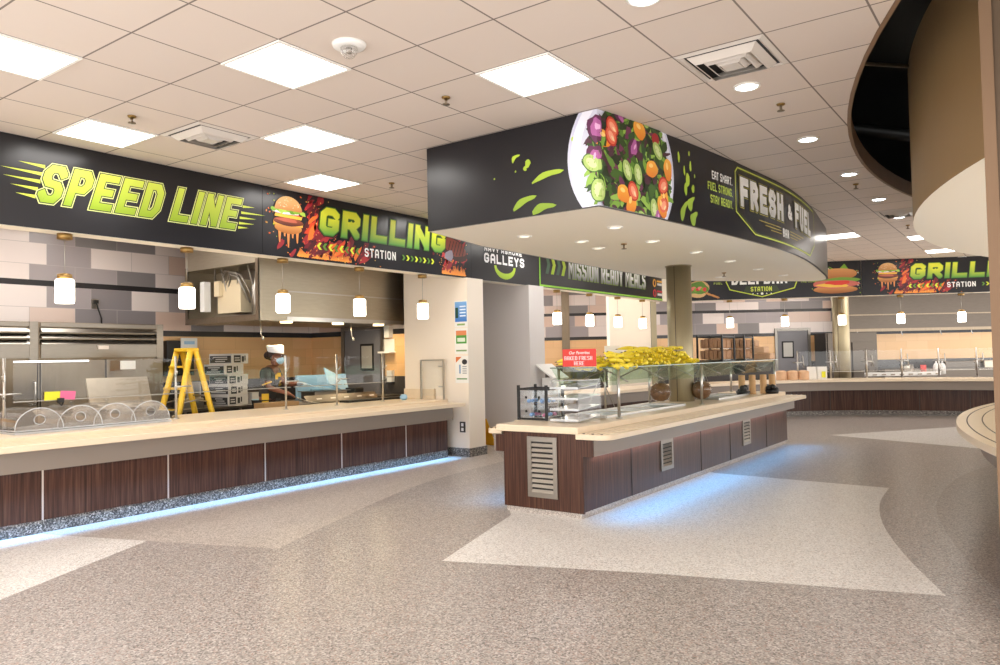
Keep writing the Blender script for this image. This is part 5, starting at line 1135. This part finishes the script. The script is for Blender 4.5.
for px, X, L in ((743, 11.6, 'black bundle of cutlery bins before the cup stacks, column side'), (772, 12.1, 'black bundle of cutlery bins before the cup stacks, island end side')):
    q = atx(px, 390, X); b = MB(); R2 = random.Random(px)
    for k in range(7): b.ball((q.x+R2.uniform(-.06, .06), q.y+R2.uniform(-.06, .06), .885+R2.uniform(0, .07)), .045, .045, .045, 8, 5)
    b.lathe([(.09, .0), (.11, .06), (0, .06)], (q.x, q.y, .841), 14); tag(b.build('lid_basket', 'black'), L, 'basket')
# organiser with black frame
t = thing('snack_organiser', 'black framed organiser of clear boxes on the near corner of the island', 'organiser', (6.75, 4.25, .841)); x0, x1, y0, y1, z1 = 6.5, 6.82, 4.14, 4.48, 1.17
b = MB()
for x in (x0, x1):
    for y in (y0, y1): b.box(x-.012, x+.012, y-.012, y+.012, .842, z1+.03)
for y in (y0, y1): b.box(x0+.012, x1-.012, y-.01, y+.01, z1-.02, z1)
for x in (x0, x1): b.box(x-.01, x+.01, y0+.012, y1-.012, z1-.02, z1); b.box(x-.01, x+.01, y0+.012, y1-.012, .845, .865)
b.build('frame', 'blackm', t)
for zz in (.868, 1.01):
    for yy in (y0+.015, (y0+y1)/2+.003):
        b = MB(); b.box(x0+.005, x1-.02, yy, yy+.15, zz, zz+.13); bx_ = b.build('clear_box', 'acry', t)
        b = MB(); b.lathe([(.014, 0), (.014, .004), (0, .004)], (0, 0, 0), 12); 
        b.v = [(x0+.004-v[2], yy+.075+v[1], zz+.065+v[0]) for v in b.v]; b.build('finger_hole', 'black', bx_)
R3 = random.Random(3)
for zz in (.872, 1.014):
    for yy in (y0+.04, (y0+y1)/2+.03):
        for k in range(5):
            b = MB(); b.ball((x0+.04+k*.05, yy+R3.uniform(0, .05), zz+.022), .03, .022, .02, 8, 5); tag(b.build('sweet', R3.choice(['candy1', 'candy2', 'candy3', 'candy1'])), 'wrapped sweet inside the clear organiser boxes', 'sweet', 'wrapped sweets in the organiser')
# clear pastry tiers and red card
t = thing('pastry_case', 'empty clear acrylic pastry case with slanted tiers on the island corner', 'pastry case', (6.55, 3.85, .841)); x0, x1, y0, y1 = 6.35, 6.8, 3.68, 4.0
b = MB()
for k in range(4):
    z = .86+k*.105; b.add([(x0, y0, z), (x1, y0, z+.03), (x1, y1, z+.03), (x0, y1, z), (x0, y0, z+.006), (x1, y0, z+.036), (x1, y1, z+.036), (x0, y1, z+.006)], [(3, 2, 1, 0), (4, 5, 6, 7), (0, 1, 5, 4), (1, 2, 6, 5), (2, 3, 7, 6), (3, 0, 4, 7)])
    q = MB()
    q.box(x0-.006, x0, y0, y1, z-.005, z+.018); q.build('tier_lip', 'acryw', t)
b.build('tiers', 'acryw', t)
for y in (y0, y1): b = MB(); b.box(x0, x1, y-.003, y+.003, .842, 1.26); b.build('side_panel', 'glass', t)
b = MB(); b.box(x0+.02, x1, y0+.003, y1-.003, 1.25, 1.256); b.build('top_panel', 'acryw', t)
za = atx(580, 379, 6.36).z; q0, q1 = atx(596.5, 358, 6.36), atx(563, 358, 6.36); ztop, zbot = atx(580, 349, 6.36).z, atx(580, 366.5, 6.36).z
sgn = thing('counter_sign', 'red card sign with white lettering standing on the clear pastry case', 'sign', (6.36, (q0.y+q1.y)/2, zbot)); b = MB(); b.box(6.357, 6.362, q0.y, q1.y, zbot-.05, ztop); b.build('holder', 'acry', sgn); b = MB(); b.box(6.352, 6.357, q0.y, q1.y, zbot, ztop); b.build('card', 'redsign', sgn)
W = q1.y-q0.y; Hh = ztop-zbot; p = PR(lambda s, v, k: Vector((6.352-k, q1.y-s*W, zbot+v*Hh)))
wt = col('#f8eeee'); p.text('BAKED FRESH', .06, .37, .22, .064, .0165, wt, 1, .27); p.text('HERE', .35, .07, .23, .064, .0165, wt, 1, .27)
p.build('lettering', sgn, 'inkm', .001)
fc = bpy.data.curves.new('script', 'FONT'); fc.body = 'Our Favorites'; fc.size = .055; fc.shear = .3; fc.offset = .0006; fc.align_x = 'CENTER'
fo = bpy.data.objects.new('script_tmp', fc); me = bpy.data.meshes.new_from_object(fo); bpy.data.objects.remove(fo)
w_ = max(v.co.x for v in me.vertices)-min(v.co.x for v in me.vertices); sc_ = W*.62/w_; lo = LOC[sgn.name]
for v in me.vertices: v.co = Vector((6.3505-lo[0], q1.y-W*.5-v.co.x*sc_-lo[1], zbot+Hh*.71+v.co.y*sc_-lo[2]))
me.materials.clear(); me.materials.append(M['paper']); so = bpy.data.objects.new('script_lettering', me); C.objects.link(so); so.parent = sgn

# ------------------------------------------------------------------ curved back counter
LIPS = crom([(11.2, 6.42), (13, 6.38), (14.7, 6.02), (16.4, 5.38), (17.75, 4.5), (18.45, 3.55), (18.85, 2.3), (18.95, .9), (18.95, -.8)], 6)
t = thing('serving_counter', 'long curving far counter with maple top and dark wood base below the far banners', 'counter', (17, 4, 0))
b = MB(); b.strip(LIPS, .95, .78, .835); b.build('countertop', 'top', t)
b = MB(); b.strip(offset(LIPS, .12), .2, .585, .78); b.build('apron', 'apron', t)
b = MB(); b.strip(offset(LIPS, .42), .45, .11, .62); b.build('base', 'wood', t)
b = MB(); b.strip(offset(LIPS, .4), .45, .0, .11); b.build('plinth', 'plinth', t)
OB = offset(LIPS, .417)
for i in range(4, len(OB)-1, 4): b = MB(); b.cbox((OB[i][0], OB[i][1], .35), .012, .012, .48); b.build('joint_strip', 'groove', t)
# round counter by the divider
t = thing('round_counter', 'big round counter end with maple rings, cut by the taupe divider at the picture edge', 'counter', (8.9, .3, 0))
def ring(r0, r1, z0, z1, m, nm, b=None, par=t): 
    o = arc(8.9, -9.2, r0, 5.25, 15.6, 56); i = arc(8.9, -9.2, r1, 5.25, 15.6, 56); b = MB(); b.prism(o+i[::-1], z0, z1); return b.build(nm, m, par)
ring(9.94, 8.9, .775, .83, 'top', 'countertop'); 
for r in (9.86, 9.74, 9.62, 9.5): ring(r, r-.01, .83, .8315, 'groove', 'ring_groove')
ring(9.76, 9.6, .58, .775, 'apron', 'apron'); ring(9.5, 9.2, .1, .6, 'wood', 'base'); ring(9.52, 9.2, 0, .1, 'plinth', 'plinth')

# ------------------------------------------------------------------ far kitchen
d2 = Vector((DF[0], DF[1], 0)); n2 = Vector((-NF[0], -NF[1], 0))
def fbox(px0, px1, depth0, depth1, z0, z1, b, m=0):
    """box aligned with the far wall between two sight lines at the front depth"""
    p, q = atn(px0, 345, NF, depth0), atn(px1, 345, NF, depth0); dd = depth1-depth0; o = Vector((NF[0], NF[1], 0))*dd
    vs = [Vector((a.x, a.y, z))+e for z in (z0, z1) for e in (Vector((0, 0, 0)), o) for a in (p, q)]
    b.add([tuple(v) for v in vs], [(0, 2, 3, 1), (4, 5, 7, 6), (0, 1, 5, 4), (2, 6, 7, 3), (0, 4, 6, 2), (1, 3, 7, 5)], m); return b
p, q = atn(777, 340, NF, CF), atn(807.5, 340, NF, CF)
kdoor((p.x, p.y), DF, (q-p).length, 2.08, .12, 'grey far kitchen door with small dark framed window under the sandwich banner')
t = thing('exhaust_hood', 'long far stainless hood behind the glowing pendants', 'hood', tuple(atn(920, 345, NF, 20.6))[:2]+(1.98,))
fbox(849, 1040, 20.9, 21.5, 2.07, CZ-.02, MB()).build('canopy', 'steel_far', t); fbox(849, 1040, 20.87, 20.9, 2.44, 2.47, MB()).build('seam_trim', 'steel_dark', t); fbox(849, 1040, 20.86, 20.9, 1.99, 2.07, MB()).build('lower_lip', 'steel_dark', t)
fbox(860, 1030, 21.0, 21.2, 2.05, 2.068, MB()).build('strip_lamp', 'striplamp', t)
for px in (858, 902, 941, 972): q = atn(px, 345, NF, 20.95); b = MB(); b.tube([(q.x, q.y, 2.07), (q.x, q.y, 1.93), (q.x+.02, q.y-.03, 1.88)], .012, 6); b.build('nozzle', 'chrome', t)
t = thing('upright_fridge', 'far steel upright fridge behind the metal column', 'fridge', tuple(atn(858, 345, NF, 21))[:2]+(0,))
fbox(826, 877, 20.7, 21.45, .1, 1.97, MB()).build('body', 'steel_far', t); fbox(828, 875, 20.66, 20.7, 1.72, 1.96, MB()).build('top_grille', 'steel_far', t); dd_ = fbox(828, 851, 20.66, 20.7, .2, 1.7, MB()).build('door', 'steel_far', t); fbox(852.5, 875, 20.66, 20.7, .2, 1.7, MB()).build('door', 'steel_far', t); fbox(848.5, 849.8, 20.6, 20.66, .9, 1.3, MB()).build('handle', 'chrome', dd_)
t = thing('cook_line', 'far steel cooking line under the far hood', 'cook line', tuple(atn(930, 345, NF, 20.9))[:2]+(0,))
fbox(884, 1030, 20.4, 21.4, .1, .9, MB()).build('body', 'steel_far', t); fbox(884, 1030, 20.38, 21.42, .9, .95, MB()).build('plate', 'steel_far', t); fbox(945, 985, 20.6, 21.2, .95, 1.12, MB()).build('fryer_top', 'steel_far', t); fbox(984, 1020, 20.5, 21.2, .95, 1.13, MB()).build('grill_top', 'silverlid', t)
# guards on the far counter
t = thing('sneeze_guard', 'far glass guard on steel posts along the curving far counter', 'sneeze guard', tuple(atn(900, 345, NF, 18.4))[:2]+(.835,))
PXF = [797, 830, 866, 901, 938, 976, 1012]; pts = [atn(px, 345, (.894, .447), 18.95) for px in PXF]
for a in pts: b = MB(); b.tube([(a.x, a.y, .835), (a.x, a.y, 1.5)], .018, 8); b.tube([(a.x-.05, a.y-.12, 1.22), (a.x+.05, a.y+.12, 1.22)], .014, 6); b.tube([(a.x+.02, a.y-.14, 1.1), (a.x, a.y-.12, 1.38)], .01, 6); b.build('post', 'chrome', t)
for a, c in zip(pts[:-1], pts[1:]):
    b = MB(); u = (c-a).normalized()*.04; b.strip([((a+u).x, (a+u).y), ((c-u).x, (c-u).y)], .012, 1.0, 1.48); b.build('glass_pane', 'glass', t)
    b = MB(); b.strip([((a+u).x, (a+u).y), ((c-u).x, (c-u).y)], .016, .985, 1.0); b.build('bottom_edge', 'conduit', t)
t = thing('food_rail', 'white food rail with labels on the far counter below the glass guard', 'food rail', tuple(atn(903, 345, NF, 18.6))[:2]+(.835,)); fbox(866, 940, 18.62, 18.75, .836, .93, MB()).build('rail', 'white', t)
for px in range(872, 936, 9): fbox(px, px+4, 18.6, 18.62, .86, .885, MB()).build('label_tag', 'steel_dark', t)
def fcyl(px, depth, r, h, m, nm, L, cat, z=.836, lid=None):
    q = atn(px, 345, NF, depth); b = MB(); b.lathe([(r*.95, 0), (r, h*.1), (r, h), (0, h)], (q.x, q.y, z), 20); o = b.build(nm, m); tag(o, L, cat); return o
fcyl(906.5, 19.3, .14, .26, 'steel', 'stock_pot', 'steel stock pot behind the glass on the far counter', 'pot')
fcyl(922.5, 19.3, .07, .24, 'redsign', 'sauce_jar', 'dark red sauce jar beside the steel stock pot, far counter', 'jar')
for px, L in ((935.5, 'white squeeze bottle on the far counter, nearer the red jar'), (941.5, 'white squeeze bottle on the far counter, nearer the round counter')):
    q = atn(px, 345, NF, 19.2); b = MB(); b.lathe([(.07, 0), (.075, .2), (.05, .27), (.02, .29), (.02, .33), (0, .34)], (q.x, q.y, .836), 16); tag(b.build('squeeze_bottle', 'white'), L, 'bottle')
def bowlstack(px, L):
    q = atn(px, 345, (.894, .447), 18.35); b = MB(); b.lathe([(0, 0)]+[(.12+(.008 if k % 2 else 0), .015*k) for k in range(13)]+[(.11, .2), (.05, .215), (0, .215)], (q.x, q.y, .836), 20); tag(b.build('bowl_stack', 'kraft'), L, 'bowl stack', 'kraft bowl stacks on the far counter')
bowlstack(780.5, 'stack of kraft bowls on the far counter, closest to the island'); bowlstack(791.5, 'middle stack of kraft bowls on the far counter'); bowlstack(802.5, 'stack of kraft bowls beside the white menu cards')
for px0, px1, c, L in ((807, 818, None, 'plain white menu card on the far counter beside the bowls'), (816, 827, '#c9d83a', 'white menu card with a lime patch on the far counter')):
    a, c_ = atn(px0, 370, (.894, .447), 18.3), atn(px1, 370, (.894, .447), 18.3); b = MB(); b.strip([(a.x, a.y), (c_.x, c_.y)], .006, .836, 1.13)
    if c: u = (c_-a); b.strip([((a+u*.5).x-.012, (a+u*.5).y-.006), ((a+u*.85).x-.012, (a+u*.85).y-.006)], .006, .88, 1.02, 1)
    tag(b.build('menu_card', ['paper', 'note_y']), L, 'card')
# easel cards behind the bananas on the curved counter
for px, L, m in ((613, 'cream card leaning on the far side of the banana heap', 'soffit'),):
    q = atn(px, 345, NF, 13.6); b = MB(); b.cbox((q.x, q.y, 1.45), .02, .3, .42, .62, 0, 0, .2); b.box(q.x-.1, q.x+.1, q.y-.02, q.y+.02, .836, 1.3, 0); tag(b.build('easel_card', m), L, 'card')
q = aty(549, 370, 7.0); b = MB(); b.box(q.x-.15, q.x+.22, 6.85, 7.05, .836, 1.12); b.add([(q.x-.25, 6.75, 1.12), (q.x+.25, 6.75, 1.12), (q.x+.25, 7.1, 1.36), (q.x-.25, 7.1, 1.36), (q.x-.25, 6.77, 1.1), (q.x+.25, 6.77, 1.1), (q.x+.25, 7.12, 1.34), (q.x-.25, 7.12, 1.34)], [(0, 1, 2, 3), (7, 6, 5, 4), (0, 4, 5, 1), (1, 5, 6, 2), (2, 6, 7, 3), (3, 7, 4, 0)])
tag(b.build('ticket_stand', 'white'), 'white slanted stand on the far counter behind the red card sign', 'stand')
# ------------------------------------------------------------------ the cook
def skin_mesh(name, verts, edges, radii, m, parent, sub=2, root=0):
    me = bpy.data.meshes.new(name); org = LOC[parent.name]
    me.from_pydata([tuple(Vector(v)-Vector(org)) for v in verts], edges, [])
    o = bpy.data.objects.new(name+'_tmp', me); C.objects.link(o)
    md = o.modifiers.new('skin', 'SKIN'); md.use_smooth_shade = True
    for i, r in enumerate(radii):
        sv = me.skin_vertices[0].data[i]; sv.radius = (r, r) if not isinstance(r, tuple) else r; sv.use_root = (i == root)
    s = o.modifiers.new('sub', 'SUBSURF'); s.levels = s.render_levels = sub
    dg = bpy.context.evaluated_depsgraph_get(); dg.update()
    nm = bpy.data.meshes.new_from_object(o.evaluated_get(dg)); bpy.data.objects.remove(o)
    nm.materials.clear(); nm.materials.append(M[m])
    for p in nm.polygons: p.use_smooth = True; p.material_index = 0
    ob = bpy.data.objects.new(name, nm); C.objects.link(ob); ob.parent = parent; LOC[ob.name] = org; return ob
def person():
    PXX = aty(269.5, 380, 9.3).x; P0 = Vector((PXX, 9.3, 0))
    t = thing('person', 'person in charcoal shirt, white paper cap and blue mask working at the griddle', 'person', tuple(P0))
    fw = Vector((.52, -.85, 0)).normalized(); sd_ = Vector((-fw.y, fw.x, 0))    # facing along the counter; sd_ is the far side
    def W(f, s, z): return P0+fw*f+sd_*s+Vector((0, 0, z))
    V = []; E_ = []; Rd = []
    def add(p, r, link=None):
        V.append(p); Rd.append(r); i = len(V)-1
        if link is not None: E_.append((link, i))
        return i
    pel = add(W(-.05, 0, .92), (.15, .11)); w1 = add(W(-.03, 0, 1.06), (.13, .1), pel); ch = add(W(.01, 0, 1.24), (.15, .115), w1); up = add(W(.03, 0, 1.36), (.13, .09), ch); nk = add(W(.07, 0, 1.43), .055, up); hd0 = add(W(.10, 0, 1.49), .075, nk); hd1 = add(W(.12, 0, 1.56), .092, hd0); hd2 = add(W(.115, 0, 1.63), .085, hd1)
    add(W(.205, 0, 1.535), .018, hd1)  # nose
    hands = []
    for s in (-1, 1):
        hip = add(W(-.05, s*.09, .86), .085, pel); kn = add(W(.0, s*.1, .48), .06, hip); an = add(W(-.04, s*.1, .09), .04, kn); add(W(.1, s*.11, .05), .035, an)
        sh = add(W(.02, s*.17, 1.35), .055, up); 
        el = add(W(.07, s*.22, 1.12), .042, sh) if s < 0 else add(W(.16, s*.22, 1.15), .042, sh)
        wr = add(W(.3, s*.16, 1.04), .03, el) if s < 0 else add(W(.4, s*.12, 1.16), .03, el)
        d = (V[wr]-V[el]).normalized(); pa = add(V[wr]+d*.06, (.036, .02), wr); hands.append((V[wr], d, pa, s))
        lat = d.cross(Vector((0, 0, 1))).normalized()
        for k in range(4):
            b0 = V[pa]+d*.03+lat*(k-1.5)*.019; a = add(b0, .0095, pa); c = add(b0+d*.032+Vector((0, 0, -.012)), .0088, a); add(b0+d*(.05-.006*abs(k-1.2))+Vector((0, 0, -.035)), .008, c)
        th = add(V[pa]+lat*s*.03*(1)+d*-.005+Vector((0, 0, .012)), .0105, pa); add(V[th]+d*.035+lat*s*.01+Vector((0, 0, -.012)), .009, th)
    skin_mesh('body', V, E_, Rd, 'skin', t, 2)
    # clothes
    v = [W(-.05, 0, .9), W(-.03, 0, 1.06), W(.01, 0, 1.24), W(.03, 0, 1.37)]; e = [(0, 1), (1, 2), (2, 3)]; r = [(.175, .135), (.155, .125), (.175, .14), (.14, .105)]
    for s in (-1, 1):
        i = len(v); v += [W(.02, s*.18, 1.36), W(.045 if s < 0 else .09, s*.225, 1.2)]; e += [(3, i), (i, i+1)]; r += [.075, .068]
    shirt = skin_mesh('shirt', v, e, r, 'shirt', t, 2)
    b = MB()
    for s in (-1, 1):
        c = W(.047 if s < 0 else .092, s*.226, 1.19); d = (W(.07 if s < 0 else .16, s*.22, 1.12)-c).normalized(); b.tube([c-d*.0, c+d*.018], .073, 14)
    b.build('sleeve_trim', 'logo', shirt)
    b = MB(); q = W(.165, -.06, 1.3); b.cbox(tuple(q), .012, .075, .06, math.atan2(fw.y, fw.x)-.3); b.cbox(tuple(W(.15, -.11, 1.27)), .012, .04, .07, math.atan2(fw.y, fw.x)-.6); b.build('shirt_logo', 'logo', shirt)
    skin_mesh('trousers', [W(-.05, 0, .9), W(-.05, -.09, .85), W(0, -.1, .48), W(-.04, -.1, .1), W(-.05, .09, .85), W(0, .1, .48), W(-.04, .1, .1)], [(0, 1), (1, 2), (2, 3), (0, 4), (4, 5), (5, 6)], [(.155, .125), .1, .078, .062, .1, .078, .062], 'trouser', t, 2)
    b = MB(); b.cbox(tuple(W(.0, -.165, .9)), .1, .02, .26, math.atan2(fw.y, fw.x)); b.build('apron_tie', 'logo', t)
    hc = W(.11, 0, 1.585); az = math.atan2(fw.y, fw.x); X = Matrix.Rotation(az, 3, 'Z')
    b = MB(); b.ball(tuple(W(.035, 0, 1.6)), .078, .09, .095, 16, 10, 0, X); b.ball(tuple(W(-.02, 0, 1.585)), .06, .065, .06, 12, 8, 0, X); b.build('hair', 'hair', t)
    # paper cap: upright oval band with folded crown
    b = MB(); n = 24; vs = []
    for z, k, o in ((1.625, 1, 0), (1.72, 1.02, -.015), (1.73, .7, -.02)):
        for i in range(n): a = 2*PI*i/n; vs.append(tuple(W(.1+o+.122*k*math.cos(a), .108*k*math.sin(a), z+(.03 if z < 1.7 else .0)*-math.cos(a)*.6+.012*math.cos(2*a)*(z > 1.7))))
    fs = [(i+n*j, (i+1) % n+n*j, (i+1) % n+n*(j+1), i+n*(j+1)) for j in range(2) for i in range(n)]+[list(range(2*n, 3*n))]
    b.add(vs, fs, 0, True); b.build('paper_cap', 'capw', t)
    b = MB(); b.ball(tuple(W(.155, 0, 1.515)), .068, .075, .062, 16, 10, 0, X); mk = b.build('face_mask', 'maskb', t)
    b = MB(); [b.tube([tuple(W(.14, s*.072, 1.53)), tuple(W(.08, s*.098, 1.57))], .004, 5) for s in (-1, 1)]; b.build('ear_loop', 'capw', mk)
    b = MB(); [b.ball(tuple(W(.196, s*.034, 1.578)), .012, .014, .009, 10, 6, 0, X) for s in (-1, 1)]; b.build('eye', 'white', t)
    b = MB(); [b.ball(tuple(W(.206, s*.034, 1.578)), .005, .007, .006, 8, 5, 0, X) for s in (-1, 1)]; b.build('pupil', 'black', t)
    b = MB(); [b.ball(tuple(W(.095, s*.093, 1.56)), .02, .01, .032, 10, 6, 0, X) for s in (-1, 1)]; b.build('ear', 'skin', t)
    b = MB(); [b.tube([tuple(W(.21+.008*math.cos(a), s*.036+.03*math.cos(a), 1.578+.02*math.sin(a))) for a in [2*PI*k/12 for k in range(13)]], .003, 5) for s in (-1, 1)]; [b.tube([tuple(W(.2, s*.066, 1.58)), tuple(W(.1, s*.1, 1.585))], .003, 5) for s in (-1, 1)]; b.build('glasses', 'black', t)
    # far glove lifts the tray, spatula in near hand
    wr, d, pa, s = hands[1]; 
    gv = []; ge = []; gr = []
    for wr, d, pa, s in hands[1:]:
        lat = d.cross(Vector((0, 0, 1))).normalized(); i0 = len(gv); gv += [wr-d*.03, wr+d*.06]; ge += [(i0, i0+1)]; gr += [.038, (.041, .026)]
        for k in range(4):
            b0 = wr+d*.09+lat*(k-1.5)*.019; i = len(gv); gv += [b0, b0+d*.032+Vector((0, 0, -.012)), b0+d*(.052-.006*abs(k-1.2))+Vector((0, 0, -.036))]; ge += [(i0+1, i), (i, i+1), (i+1, i+2)]; gr += [.0125, .0115, .0105]
        i = len(gv); th = wr+d*.055+lat*s*.03+Vector((0, 0, .012)); gv += [th, th+d*.035+lat*s*.01+Vector((0, 0, -.012))]; ge += [(i0+1, i), (i, i+1)]; gr += [.0135, .012]
    skin_mesh('glove', gv, ge, gr, 'glove', t, 2)
    wr, d, pa, s = hands[0]; b = MB(); a = wr+d*.1+Vector((0, 0, -.02)); e_ = a+fw*.28+Vector((0, 0, -.1)); b.tube([tuple(a-fw*.06+Vector((0, 0, .02))), tuple(e_)], .008, 6); b.cbox(tuple(e_+fw*.06), .14, .08, .004, az, 0, 0, .15); tag(b.build('spatula', 'steel'), 'steel spatula held by the cook over the griddle', 'spatula')
person()

# ------------------------------------------------------------------ world and view
w = bpy.data.worlds.new('ambient fill'); SC.world = w; w.use_nodes = True
bg = w.node_tree.nodes['Background']; bg.inputs[0].default_value = (1.0, .97, .94, 1); bg.inputs[1].default_value = 3.0  # even white background, raised as fill light for the scene
vs = SC.view_settings; vs.view_transform = 'Standard'; vs.look = 'None'; vs.exposure = 0.35; vs.gamma = 1; vs.use_curve_mapping = False
SC.display_settings.display_device = 'sRGB'
cy_ = SC.cycles; cy_.max_bounces = 8; cy_.transparent_max_bounces = 24; cy_.glossy_bounces = 4; cy_.transmission_bounces = 6; cy_.use_denoising = True; cy_.sample_clamp_indirect = 6; cy_.caustics_reflective = False; cy_.caustics_refractive = False
